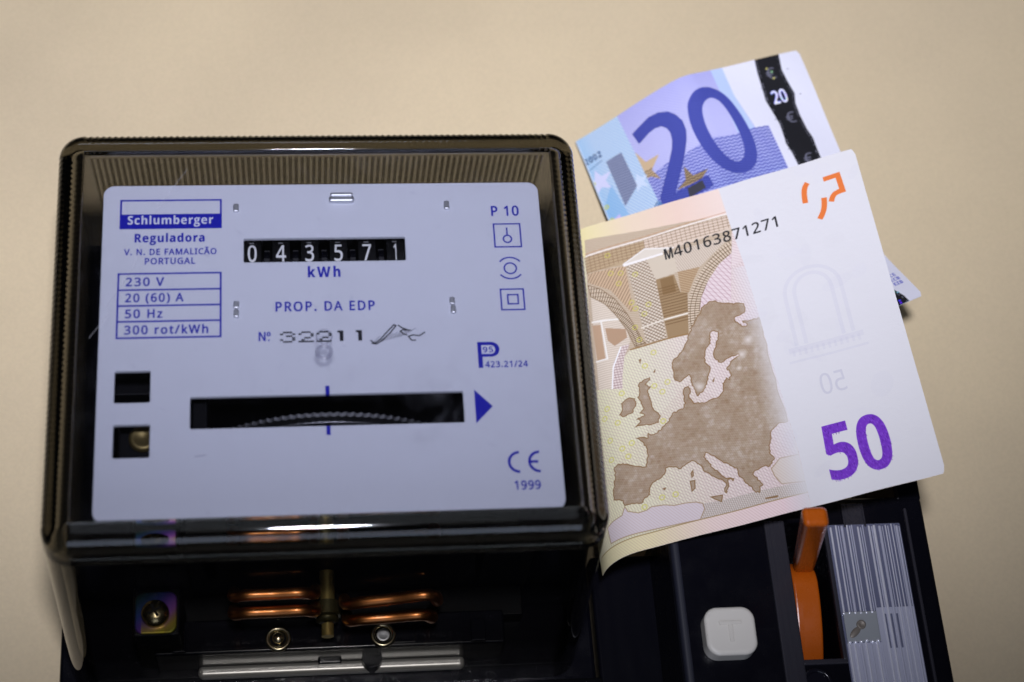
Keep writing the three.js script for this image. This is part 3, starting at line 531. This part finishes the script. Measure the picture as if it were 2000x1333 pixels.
    const land = rough([[52.7,45.1],[52.3,43.7],[50.7,42.6],[49.5,41.6],[48.0,39.4],[47.2,37.6],[45.7,35.0],[43.8,32.9],[43.0,31.7],[41.3,30.8],[39.8,31.1],[39.2,31.9],[37.5,32.7],[35.1,33.4],[33.4,34.2],[33.3,35.5],[33.9,36.8],[35.8,37.1],[36.3,37.3],[35.8,38.6],[35.1,39.9],[34.1,40.3],[33.9,39.9],[34.7,39.3],[34.8,38.6],[33.4,39.1],[30.6,39.1],[30.5,53.8],[29.8,67.1],[32.2,67.1],[33.2,67.9],[34.1,69.0],[34.5,70.6],[35.1,72.6],[35.0,73.9],[34.4,75.0],[35.1,75.6],[35.7,76.7],[36.3,76.8],[36.7,76.3],[38.0,76.6],[39.6,77.2],[39.5,78.1],[38.6,79.4],[38.1,80.6],[38.9,80.9],[39.4,82.4],[40.4,81.5],[41.3,80.0],[42.2,78.1],[43.1,76.7],[43.1,75.1],[45.1,73.2],[46.8,71.6],[48.3,70.1],[49.1,69.3],[49.6,70.2],[48.8,71.8],[48.1,73.4],[46.6,75.7],[45.3,76.7],[44.0,77.2],[44.3,77.8],[45.4,77.2],[45.5,78.8],[46.5,80.3],[46.8,79.2],[46.1,78.3],[46.6,77.1],[48.5,75.5],[50.2,73.9],[50.9,72.0],[51.7,71.0],[52.3,70.5],[53.6,70.7],[55.2,71.6],[57.3,70.6],[58.6,70.6],[59.0,71.9],[60.4,72.8],[62.0,73.2],[63.0,74.6],[63.0,75.9],[64.4,76.3],[65.4,77.4],[67.6,76.8],[69.4,76.8],[69.6,75.4],[72.0,74.2],[71.7,71.8],[70.5,68.8],[70.4,66.4],[69.1,65.9],[66.1,67.3],[63.0,68.7],[62.1,66.3],[62.2,63.7],[63.2,62.0],[64.3,60.8],[62.5,61.1],[61.4,61.7],[61.1,60.4],[60.5,61.1],[59.0,61.0],[57.5,59.8],[55.9,58.8],[54.8,57.1],[52.2,56.8],[51.5,55.6],[51.6,53.0],[51.0,51.7],[49.7,51.2],[49.6,52.4],[50.2,54.5],[49.5,56.2],[47.1,56.9],[45.0,56.4],[43.5,56.3],[42.4,55.2],[42.3,53.3],[41.1,51.9],[40.5,52.7],[40.0,51.4],[40.7,49.7],[39.9,49.1],[39.4,48.1],[37.2,47.3],[37.4,46.9],[39.3,47.2],[41.4,48.0],[42.7,46.7],[43.0,45.2],[42.6,44.1],[41.2,41.6],[40.8,39.7],[42.1,39.1],[42.9,40.8],[42.9,42.2],[44.5,43.8],[45.0,45.4],[44.8,47.0],[44.1,48.6],[44.9,50.4],[45.6,52.5],[47.2,54.3],[48.5,54.8],[48.9,52.7],[49.2,50.2],[49.3,48.8],[50.3,49.3],[51.7,50.0],[52.8,49.1],[52.7,46.8]]);
    const isles = [rough([[61.3,47.3],[60.1,46.5],[58.3,46.2],[58.3,47.1],[59.6,47.9],[58.5,48.8],[59.4,50.0],[59.1,52.4],[58.7,55.1],[57.5,56.9],[58.3,58.7],[60.1,58.7],[62.6,58.2],[64.1,58.2],[62.4,57.1],[63.3,56.3],[61.2,55.8],[62.3,54.9],[61.1,53.8],[61.7,51.6],[62.1,50.6],[61.4,49.4]]), rough([[66.1,51.1],[63.8,50.1],[62.6,50.7],[62.5,52.2],[63.8,54.4],[65.9,54.8],[67.0,54.0],[66.1,52.9]]), [[60.2,40.9],[59.5,40.8],[60.0,42.2]], [[57.4,45.3],[56.6,44.5],[57.0,45.6]], [[53.4,73.2],[52.6,72.4],[52.7,74.0],[53.3,74.5]], [[53.9,75.0],[52.6,75.1],[52.9,77.2],[53.9,77.9]], [[50.3,80.0],[47.2,80.3],[47.8,82.1],[49.1,81.1]], [[60.3,75.2],[59.2,75.1],[59.7,75.8]], [[38.5,83.7],[35.5,83.9],[35.7,84.4],[38.3,84.1]], [[44.4,52.0],[43.6,51.1],[44.1,52.5]]];
    for (const q of [land, ...isles]) {
      x.lineJoin = 'round';
      fill(q, '#a6917a');
      inside(q, () => {
        for (let i = 0; i < (q === land ? 9000 : 3000); i++) { const u = 28 + rnd() * 45, v = 29 + rnd() * 56, e = fbm(u * 0.3, v * 0.3, 61) + (rnd() - 0.5) * 0.22; x.fillStyle = e > 0.52 ? 'rgba(205,194,186,' + 0.22 * rnd() + ')' : 'rgba(134,104,74,' + 0.22 * rnd() + ')'; x.beginPath(); x.arc(X(u), Y(v), (0.15 + rnd() * 0.4) * k, 0, 7); x.fill(); }
        H(28, 75, 29, 85, 0.42, 1.25, 'rgba(120,90,60,0.16)', 0.14); H(28, 75, 29, 85, 0.42, 0.35, 'rgba(235,220,205,0.16)', 0.14);
        stroke(q, 'rgba(132,98,58,0.75)', 0.5, true);
      });
    }
    for (const [u, v, r] of [[34.5, 44, 1.6], [36.5, 47.2, 1.6], [47.5, 52.5, 1.6], [37.8, 50.5, 0.9]]) { const g2 = x.createRadialGradient(X(u), Y(v), 0, X(u), Y(v), r * k); g2.addColorStop(0, 'rgba(228,220,212,0.8)'); g2.addColorStop(1, 'rgba(228,220,212,0)'); x.fillStyle = g2; x.fillRect(X(u + r), Y(v - r), 2 * r * k, 2 * r * k); }
    for (const [u, v] of [...[[59.0,43.0],[57.7,48.9],[54.5,48.9],[56.1,51.0],[65.5,48.5],[69.6,51.3],[67.6,55.8],[57.2,58.5],[70.2,59.5],[65.2,61.9],[67.6,62.6],[66.5,65.0],[70.7,64.3],[60.6,77.3],[57.5,77.4],[64.9,78.4],[70.6,53.5]], ...[[63.0,15.3],[60.6,16.1],[57.2,17.6],[61.5,18.8],[55.4,27.0],[58.6,27.1],[59.3,25.1],[56.8,29.2],[59.6,32.1],[59.1,35.7],[56.4,40.2],[63.0,10.0]]]) { x.strokeStyle = 'rgba(208,203,80,0.6)'; x.lineWidth = 0.28 * k; x.beginPath(); x.arc(X(u), Y(v), 0.6 * k, 0, 7); x.stroke(); }
    // fade to the white band
    const fd = x.createLinearGradient(X(35), 0, X(29.6), 0); fd.addColorStop(0, 'rgba(221,219,221,0)'); fd.addColorStop(1, 'rgba(221,219,221,0.85)');
    x.fillStyle = fd; x.fillRect(X(35), Y(24), 7 * k, 66 * k);
  });
  // marks on the white band
  x.lineCap = 'butt';
  const orange = '#e5793a';
  const curve = (pts) => { x.beginPath(); x.moveTo(X(pts[0][0]), Y(pts[0][1])); for (let i = 1; i < pts.length - 1; i++) x.quadraticCurveTo(X(pts[i][0]), Y(pts[i][1]), X((pts[i][0] + pts[i + 1][0]) / 2), Y((pts[i][1] + pts[i + 1][1]) / 2)); const l = pts[pts.length - 1]; x.lineTo(X(l[0]), Y(l[1])); x.strokeStyle = orange; x.lineWidth = 1.3 * k; x.stroke(); };
  curve([[12.6,5.9],[13.4,6.7],[14.0,8.8],[14.2,11.5]]); x.lineJoin = 'miter'; stroke([[8.8, 6.3], [5.3, 6.2], [5.1, 10.9], [6.4, 10.9]], orange, 1.3); curve([[5.2, 10.9], [6.6, 10.9], [7.7, 11.7], [8.3, 13.1]]); curve([[9.7,11.4],[10.0,13.5],[10.8,15.5],[11.9,17.0]]);
  text(x, 'M40163871271', X(49.6), Y(15.9), 28.8 * k, 3.1 * k, 'monospace', '', '#232225');
  text(x, 'M40163871271', X(49.5), Y(15.9), 28.8 * k, 3.1 * k, 'monospace', '', '#232225');
  text(x, 'M40163871271', X(49.6), Y(15.98), 28.8 * k, 3.1 * k, 'monospace', '', '#232225');
  // colour-shifting numeral
  text(x, '50', X(24.2), Y(83.8), 15.2 * k, 13.3 * k, 'sans-serif', 'bold', '#7333bb', -0.02);
  x.globalCompositeOperation = 'source-atop';
  x.globalCompositeOperation = 'source-over';
  for (let i = 0; i < 900; i++) { const u = 9 + rnd() * 15.5, v = 70.3 + rnd() * 13.6, d = x.getImageData(Math.round(X(u)), Math.round(Y(v)), 1, 1).data; if (d[1] < 130) { x.strokeStyle = rnd() > 0.5 ? 'rgba(150,90,220,0.6)' : 'rgba(70,20,130,0.5)'; x.lineWidth = 0.13 * k; x.beginPath(); x.moveTo(X(u), Y(v)); x.lineTo(X(u - 0.15), Y(v + 0.5)); x.stroke(); } }
  // watermark window and mirrored value showing faintly through
  x.save(); x.globalAlpha = 0.17; x.strokeStyle = '#b9b8c8'; x.lineWidth = 0.9 * k;
  for (const e of [0, 2.2]) { x.beginPath(); x.moveTo(X(24 - e), Y(49)); x.lineTo(X(24 - e), Y(36)); x.bezierCurveTo(X(24 - e), Y(27 + e), X(11 + e), Y(27 + e), X(11 + e), Y(36)); x.lineTo(X(11 + e), Y(49)); x.stroke(); }
  x.lineWidth = 1.4 * k; x.beginPath(); x.moveTo(X(26), Y(50)); x.lineTo(X(9), Y(50)); x.stroke(); x.lineWidth = 0.6 * k; x.beginPath(); x.moveTo(X(26.5), Y(53)); x.lineTo(X(8.5), Y(53)); x.stroke();
  for (let i = 0; i < 12; i++) { x.beginPath(); x.moveTo(X(25 - i * 1.35), Y(50)); x.lineTo(X(25 - i * 1.35), Y(51.6)); x.stroke(); }
  x.globalAlpha = 0.4; x.translate(X(15.1), 0); x.scale(-1, 1); text(x, '50', 0, Y(62.9), 6.2 * k, 5.2 * k, 'sans-serif', '', '#b4b3c4'); x.restore();
  for (let i = 0; i < 40; i++) { x.fillStyle = 'rgba(120,120,140,' + 0.025 * rnd() + ')'; x.beginPath(); x.ellipse(X(rnd() * 34), Y(rnd() * 88), (1 + rnd() * 4) * k, (0.5 + rnd() * 2) * k, rnd() * 3, 0, 7); x.fill(); }

  const TR = new THREE.Vector3(126.077, -28.2664, -63.2645), EU = new THREE.Vector3(-0.91499, -0.39568, 0.0789), EV = new THREE.Vector3(0.03543, 0.116, 0.99262), NN = new THREE.Vector3(-0.40191, 0.91103, -0.09212);
  const U0 = 66.5, RAD = 13;
  const f = (u, v) => {
    const p = TR.clone().addScaledVector(EV, v);
    const sag = 0.5 * Math.sin(v / 88 * 3.14) * Math.sin(u / 60 * 3.14) + 0.12 * Math.sin(u * 0.31 + v * 0.11);
    if (u < U0) return p.addScaledVector(EU, u).addScaledVector(NN, sag);
    const a = Math.min((u - U0) / RAD, 1.45), rest = u - U0 - a * RAD;
    p.addScaledVector(EU, U0 + RAD * Math.sin(a) + rest * Math.cos(a)).addScaledVector(NN, sag * (1 - a / 1.45) - RAD * (1 - Math.cos(a)) - rest * Math.sin(a));
    return p;
  };
  const [front, back] = paperSheet(f, 81.5, NH, 120, 48, (u) => u, { w: NW, h: NH });
  const bump = paperBump.clone(); bump.needsUpdate = true; bump.repeat.set(4, 2.4);
  const note = thing('fifty_euro_note', 'brown and white fifty euro note, map side up, lying over the circuit breaker', 'banknote', [95, -45, -20]);
  part('printed_face', front, std(lin(1, 1, 1), 0.72, { map: toTexture(c), bumpMap: bump, bumpScale: 0.00006, specularIntensity: 0.6 }), note);
  part('reverse_face', back, std(lin(0.8, 0.72, 0.62), 0.75, { bumpMap: bump, bumpScale: 0.00006 }), note);
}

// twenty: blue note on the table behind, its lower right corner bent up
{
  const NW = 152.9, NH = 82.8, k = 13.3, { c, x } = sheet(NW, NH, k);
  const X = (u) => (NW - u) * k, Y = (v) => v * k;
  const path = (pts) => { x.beginPath(); pts.forEach(([u, v], i) => (i ? x.lineTo(X(u), Y(v)) : x.moveTo(X(u), Y(v)))); };
  const smooth = (pts) => { x.beginPath(); const n = pts.length, m = (a, b) => [(a[0] + b[0]) / 2, (a[1] + b[1]) / 2]; let s = m(pts[n - 1], pts[0]); x.moveTo(X(s[0]), Y(s[1])); for (let i = 0; i < n; i++) { const e = m(pts[i], pts[(i + 1) % n]); x.quadraticCurveTo(X(pts[i][0]), Y(pts[i][1]), X(e[0]), Y(e[1])); } x.closePath(); };
  const fill = (pts, color) => { path(pts); x.closePath(); x.fillStyle = color; x.fill(); };
  const inside = (pts, draw) => { x.save(); path(pts); x.closePath(); x.clip(); draw(); x.restore(); };
  const H = (u0, u1, v0, v1, step, ang, color, lw, wave) => hatch(x, k, NW - u1, NW - u0, v0, v1, step, ang, color, lw, wave);
  x.fillStyle = '#e2e2ee'; x.fillRect(0, 0, c.width, c.height);
  // coloured field: lavender, pale blue to its right, light blue on the left
  fill([[25.2, -1], [21.6, 9], [19.4, 20], [15.8, 20], [15.2, 34], [14.6, 84], [90, 84], [90, -1]], '#c4c4ea');
  inside([[25.2, -1], [21.6, 9], [19.4, 20], [15.8, 20], [15.2, 34], [14.6, 84], [90, 84], [90, -1]], () => {
    const g = x.createLinearGradient(0, 0, 0, Y(36)); g.addColorStop(0, 'rgba(160,160,222,0.4)'); g.addColorStop(0.5, 'rgba(190,188,236,0)'); g.addColorStop(1, 'rgba(130,156,218,0.5)'); x.fillStyle = g; x.fillRect(0, 0, c.width, Y(36));
    H(14, 56, -2, 40, 0.7, 0.7, 'rgba(110,110,205,0.4)', 0.2);
  });
  fill([[25.2, -1], [21.9, -1], [21.6, 9], [19.6, 20], [24.5, 20]], '#b9cbf0');
  const water = [[52.4, 22], [48.6, 21.6], [44.8, 20.9], [40.5, 21.0], [36.3, 20.4], [30.9, 19.6], [25, 20.3], [20.0, 19.7], [16.0, 19.9], [15.6, 26.7], [15.2, 34], [15.0, 50], [52, 50]];
  inside(water, () => { x.fillStyle = 'rgba(150,160,222,0.25)'; x.fillRect(0, 0, c.width, c.height); H(14, 54, 18, 52, 0.95, 0.06, 'rgba(58,66,160,0.72)', 0.42, 0.2); });
  fill([[52.4,13.3],[50.8,17.5],[46.5,17.4],[50.1,20.6],[48.7,24.4],[51.0,22.3],[52.5,22.1],[52.7,20.2],[52.9,14.8]], '#cdb28e'); fill([[41.5,24.1],[40.1,27.7],[35.5,27.7],[38.6,29.9],[45.7,29.6],[42.5,28.0]], '#a88f6c'); inside([[41.5,24.1],[40.1,27.7],[35.5,27.7],[38.6,29.9],[45.7,29.6],[42.5,28.0]], () => H(34, 47, 22, 32, 0.8, 0.06, 'rgba(60,50,40,0.8)', 0.3, 0.16));
  inside([[52.5, 20], [48, 20], [48, 26], [53, 26]], () => { path([[52.4,13.3],[50.8,17.5],[46.5,17.4],[50.1,20.6],[48.7,24.4],[51.0,22.3],[52.5,22.1],[52.7,20.2],[52.9,14.8]]); x.clip(); H(46, 54, 19, 26, 0.8, 0.06, 'rgba(80,60,40,0.8)', 0.3, 0.16); });
  // big numeral
  smooth([[50.9,7.8],[48.5,7.0],[45.2,6.0],[42.5,6.2],[40.1,7.4],[38.5,9.2],[37.4,11.8],[37.4,14.7],[38.2,17.2],[39.8,20.2],[42.2,23.9],[45.3,28.2],[47.1,30.4],[36.4,29.7],[36.1,32.6],[44.6,33.4],[50.9,32.9],[50.8,29.5],[45.3,22.2],[42.4,17.8],[41.4,15.4],[41.1,13.1],[41.6,11.3],[42.9,9.9],[44.7,9.5],[46.7,9.8],[50.3,11.2]]); x.fillStyle = '#3b4396'; 
  path([[50.9,7.8],[48.5,7.0],[45.2,6.0],[42.5,6.2],[40.1,7.4],[38.5,9.2],[37.4,11.8],[37.4,14.7],[38.2,17.2],[39.8,20.2],[42.2,23.9],[45.3,28.2],[47.1,30.4],[36.4,29.7],[36.1,32.6],[44.6,33.4],[50.9,32.9],[50.8,29.5],[45.3,22.2],[42.4,17.8],[41.4,15.4],[41.1,13.1],[41.6,11.3],[42.9,9.9],[44.7,9.5],[46.7,9.8],[50.3,11.2]]); x.closePath(); x.lineJoin = 'round'; x.fill(); x.strokeStyle = '#3b4396'; x.lineWidth = 0.5 * k; x.stroke();
  x.beginPath();
  const loop = (pts) => { const n = pts.length, m = (a, b) => [(a[0] + b[0]) / 2, (a[1] + b[1]) / 2]; let s = m(pts[n - 1], pts[0]); x.moveTo(X(s[0]), Y(s[1])); for (let i = 0; i < n; i++) { const e = m(pts[i], pts[(i + 1) % n]); x.quadraticCurveTo(X(pts[i][0]), Y(pts[i][1]), X(e[0]), Y(e[1])); } x.closePath(); };
  loop([[34.8,8.8],[33.6,6.9],[31.8,5.2],[29.4,4.5],[27.3,4.9],[25.2,6.4],[23.5,9.0],[22.3,12.9],[21.4,17.5],[21.0,22.4],[21.3,26.1],[22.3,29.1],[24.1,31.0],[26.5,31.7],[28.9,31.2],[31.0,30.0],[33.0,27.3],[34.5,22.9],[35.4,18.1],[35.6,13.2]]); loop([[31.2,10.3],[29.6,8.5],[27.8,8.1],[26.2,9.3],[25.1,12.2],[24.4,16.3],[24.0,21.1],[24.2,24.9],[25.4,27.4],[27.1,28.1],[28.7,27.2],[30.1,25.1],[31.3,21.2],[31.9,17.2],[31.9,13.4]]); x.fill('evenodd');
  x.save(); path([[50.9,7.8],[48.5,7.0],[45.2,6.0],[42.5,6.2],[40.1,7.4],[38.5,9.2],[37.4,11.8],[37.4,14.7],[38.2,17.2],[39.8,20.2],[42.2,23.9],[45.3,28.2],[47.1,30.4],[36.4,29.7],[36.1,32.6],[44.6,33.4],[50.9,32.9],[50.8,29.5],[45.3,22.2],[42.4,17.8],[41.4,15.4],[41.1,13.1],[41.6,11.3],[42.9,9.9],[44.7,9.5],[46.7,9.8],[50.3,11.2]]); x.closePath(); x.clip(); H(34, 53, 4, 36, 0.7, 0.3, 'rgba(110,122,215,0.55)', 0.2); x.restore();
  x.save(); x.beginPath(); loop([[34.8,8.8],[33.6,6.9],[31.8,5.2],[29.4,4.5],[27.3,4.9],[25.2,6.4],[23.5,9.0],[22.3,12.9],[21.4,17.5],[21.0,22.4],[21.3,26.1],[22.3,29.1],[24.1,31.0],[26.5,31.7],[28.9,31.2],[31.0,30.0],[33.0,27.3],[34.5,22.9],[35.4,18.1],[35.6,13.2]]); loop([[31.2,10.3],[29.6,8.5],[27.8,8.1],[26.2,9.3],[25.1,12.2],[24.4,16.3],[24.0,21.1],[24.2,24.9],[25.4,27.4],[27.1,28.1],[28.7,27.2],[30.1,25.1],[31.3,21.2],[31.9,17.2],[31.9,13.4]]); x.clip('evenodd'); H(20, 37, 3, 34, 0.7, 0.3, 'rgba(110,122,215,0.55)', 0.2); x.restore();
  fill([[42.9,30.4],[38.2,30.1],[38.1,32.5],[43.3,33.2]], '#3c3c46');
  // light blue end with the year, the grey panel and pale star
  const left = [[53.1, -1], [52.6, 12.2], [52.2, 23.4], [51.5, 35], [50.5, 60], [50, 84], [152, 84], [152, -1]];
  fill(left, '#c3d6e9');
  inside(left, () => { H(50, 70, -1, 60, 0.75, 1.0, 'rgba(90,145,210,0.5)', 0.22); const g = x.createLinearGradient(X(69), 0, X(62), 0); g.addColorStop(0, 'rgba(130,185,225,0.5)'); g.addColorStop(1, 'rgba(110,180,230,0)'); x.fillStyle = g; x.fillRect(X(70), 0, 9 * k, Y(84)); });
  fill([[68, 26], [62, 18], [60.5, 30], [62, 36], [66, 38]], 'rgba(130,180,225,0.6)');
  const star = (u, v, r, color) => { const p = []; for (let i = 0; i < 10; i++) { const a = -Math.PI / 2 + (i * Math.PI) / 5, q = i % 2 ? r * 0.42 : r; p.push([u - q * Math.cos(a), v + q * Math.sin(a)]); } fill(p, color); };
  star(64.6, 15.6, 4.2, 'rgba(220,216,244,0.85)'); star(54.5, 22, 3, 'rgba(215,225,244,0.7)');
  fill([[60.9,11.0],[56.0,10.9],[55.6,22.6],[60.7,26.2]], '#6e7694'); inside([[60.9,11.0],[56.0,10.9],[55.6,22.6],[60.7,26.2]], () => H(55, 62, 10, 27, 0.8, 0.2, 'rgba(190,198,220,0.6)', 0.26));
  text(x, '2002', X(66.4), Y(8.8), 5.2 * k, 2.0 * k, 'sans-serif', 'bold', '#27406e', 0.06);
  x.strokeStyle = '#4b6f9e'; x.lineWidth = 0.2 * k; x.beginPath(); x.moveTo(X(67.4), Y(10.9)); x.lineTo(X(61.6), Y(9.9)); x.stroke();
  x.fillStyle = '#163a6a'; x.beginPath(); x.arc(X(67.4), Y(8.4), 0.75 * k, 0, 7); x.fill();
  for (const [u, v] of [[66.4,15.2],[65.4,23.5],[65.5,27.9]]) { x.strokeStyle = 'rgba(200,205,90,0.9)'; x.lineWidth = 0.4 * k; x.beginPath(); x.arc(X(u), Y(v), 0.5 * k, 0, 7); x.stroke(); }
  fill([[66.8, 28.6], [63, 27.4], [62, 34], [66, 36]], 'rgba(205,190,240,0.9)');
  // an arch base peeping out below
  fill([[53, 31], [51.5, 29.8], [49.5, 36], [53, 36]], '#5c82b4'); x.strokeStyle = '#2c4a7a'; x.lineWidth = 0.25 * k; path([[55.2, 34.5], [53.4, 30.8], [52, 29.8]]); x.stroke();
  // hologram strip, wavy on both sides, down to the lower edge
  const L = [[12.5, -0.5], [13.1, 3.6], [13.4, 7.5], [13.7, 10.8], [13.9, 12.5], [13.4, 15.8], [12.8, 20.3], [13.1, 25], [13.3, 26.3], [12.7, 29.3], [12.3, 34], [12.8, 40], [12.2, 46], [12.5, 54], [11.8, 62], [12, 70], [11.5, 76], [11, 84]];
  const Rr = [[3.2, 84], [3.3, 80.8], [3.4, 78.5], [4.1, 75.8], [5, 73], [5.9, 62], [6.4, 54], [5.6, 48], [6.4, 40], [5.8, 33], [5.8, 30.2], [5.6, 26.5], [6.2, 23.4], [6.5, 19], [6.4, 15.2], [5.6, 12.5], [6.2, 8.4], [6.5, 4.8], [5.5, -1]];
  const strip = [...L, ...Rr];
  fill(strip, '#17171c');
  inside(strip, () => {
    x.fillStyle = 'rgba(150,150,165,0.75)';
    for (let i = 0; i < L.length - 1; i++) for (let s = 0; s < 1; s += 0.16) if (rnd() > 0.35) { const u = L[i][0] + (L[i + 1][0] - L[i][0]) * s - 0.45, v = L[i][1] + (L[i + 1][1] - L[i][1]) * s; x.fillRect(X(u) - 0.15 * k, Y(v), (0.15 + 0.3 * rnd()) * k, 0.28 * k); }
    for (let i = 1; i < Rr.length - 1; i++) for (let s = 0; s < 1; s += 0.16) if (rnd() > 0.35) { const u = Rr[i][0] + (Rr[i + 1][0] - Rr[i][0]) * s + 0.65, v = Rr[i][1] + (Rr[i + 1][1] - Rr[i][1]) * s; x.fillRect(X(u), Y(v), (0.15 + 0.3 * rnd()) * k, 0.28 * k); }
    x.fillStyle = '#5a5a68';
    for (const [u, v] of [[9.8, 5.2], [9.2, 19.2], [9.1, 32.2], [9, 46], [8.6, 60]]) text(x, '€', X(u + 1.4), Y(v + 1.5), 2.9 * k, 3.2 * k, 'sans-serif', '', '#6a6a7a');
  });
  // what shines in the hologram
  text(x, '20', X(12.1), Y(14.3), 4.4 * k, 4.0 * k, 'sans-serif', 'bold', '#8a8cff'); text(x, '20', X(12.0), Y(14.25), 4.3 * k, 3.9 * k, 'sans-serif', '', '#f4f4ff');
  const tints = ['#9fb4ff', '#b0ffd0', '#ffd0a0', '#c8a0ff', '#ffffff'];
  for (let i = 0; i < 26; i++) { const u = 8 + rnd() * 4, v = 10.4 + rnd() * 3.8, d = x.getImageData(Math.round(X(u)), Math.round(Y(v)), 1, 1).data; if (d[0] > 120) { x.fillStyle = tints[i % 5]; x.fillRect(X(u), Y(v), 0.35 * k, 0.3 * k); } }
  for (const [u, v, q] of [[10.6, 3.2, '#c8c070'], [9.6, 4.4, '#90c890'], [9.7, 6.4, '#c8c070'], [4.8, 75.9, '#70d8b0'], [4.2, 76.6, '#80c0d0'], [5.2, 79.3, '#4a3cff'], [5.3, 80.1, '#6a2cff'], [5.6, 81.2, '#ffb060']]) { x.fillStyle = q; x.fillRect(X(u), Y(v), 0.55 * k, 0.5 * k); }
  text(x, 'BCE', X(3.6), Y(71.4), 2.3 * k, 1.1 * k, 'sans-serif', 'bold', '#5258c0'); text(x, 'ECB', X(3.4), Y(73), 2.3 * k, 1.1 * k, 'sans-serif', 'bold', '#5258c0'); text(x, 'EZB', X(3.4), Y(74.6), 2.2 * k, 1.1 * k, 'sans-serif', 'bold', '#5258c0');
  for (const [u, v] of [[5.1, 4.8], [4.4, 12.9], [13.9, 8.6], [13.6, 18.6], [13.4, 28]]) { x.fillStyle = 'rgba(90,90,110,0.7)'; x.fillRect(X(u), Y(v), 0.5 * k, 0.25 * k); }

  const PU = [0, 28, 31, 34, 38, 44.5, 49.5, 56, 59.7], PY = [-54, -53.6, -53.4, -54, -56.4, -61, -65.2, -70.3, -73];
  const lerpU = (u) => { let i = 0; while (i < PU.length - 2 && u > PU[i + 1]) i++; return PY[i] + (PY[i + 1] - PY[i]) * (u - PU[i]) / (PU[i + 1] - PU[i]); };
  const prof = (u) => { let s = 0; for (let d = -3; d <= 3; d++) s += lerpU(Math.min(u, 59.7) + d * 0.55); return s / 7; };
  const sm = (t) => { t = Math.max(0, Math.min(1, t)); return t * t * (3 - 2 * t); };
  const EU = new THREE.Vector3(-0.96557, 0, 0.26016), EV = new THREE.Vector3(0.20356, 0, 0.97906), TR = new THREE.Vector3(125.679, 0, -110.592);
  const f = (u, v) => {
    const d = Math.max(0, ((v - 62.5) * 30 - u * 20.3) / 36.2);
    const p = TR.clone().addScaledVector(EU, u).addScaledVector(EV, v);
    p.y = prof(u) + 0.17 * v * sm((u - 28) / 30) + 0.72 * (d > 0.8 ? d - 0.4 : d * d * 0.625) + 0.18 * Math.sin(u * 0.22 + v * 0.17);
    return p;
  };
  const UL = 59.7, steps = 600, arcs = [0];
  for (let i = 1; i <= steps; i++) { const u0 = ((i - 1) / steps) * 62, u1 = (i / steps) * 62; arcs.push(arcs[i - 1] + Math.hypot(u1 - u0, lerpU(u1) - lerpU(u0))); }
  const arc = (u) => { const t = Math.max(0, Math.min(steps - 1e-6, (u / 62) * steps)), i = Math.floor(t); return arcs[i] + (arcs[i + 1] - arcs[i]) * (t - i); };
  // the rest of the note is folded under along its left side
  const under = (u, v) => { const p = f(UL - u, v); p.y -= 0.5 + 0.25 * Math.min(1, u / 6); return p; };
  const [front, back] = paperSheet(f, UL, 80.9, 100, 60, arc, { w: NW, h: NH });
  const [uf, ub] = paperSheet(under, 30, 79, 30, 30, (u) => 70 + u, { w: NW, h: NH });
  const edge = tube(Array.from({ length: 16 }, (_, i) => { const p = f(UL, (i / 15) * 79.5); return [p.x, p.y - 0.25, p.z]; }), 0.3, 40, 8);
  const bump = paperBump.clone(); bump.needsUpdate = true; bump.repeat.set(4, 2.4);
  const note = thing('twenty_euro_note', 'blue twenty euro note with dark hologram strip, partly under the fifty note', 'banknote', [95, -72, -60]);
  part('printed_face', front, std(lin(1, 1, 1), 0.7, { map: toTexture(c), bumpMap: bump, bumpScale: 0.00006, specularIntensity: 0.6 }), note);
  part('reverse_face', [back, uf, ub, edge], std(lin(0.62, 0.72, 0.86), 0.75, { bumpMap: bump, bumpScale: 0.00006 }), note);
}

renderer.render(scene, camera);
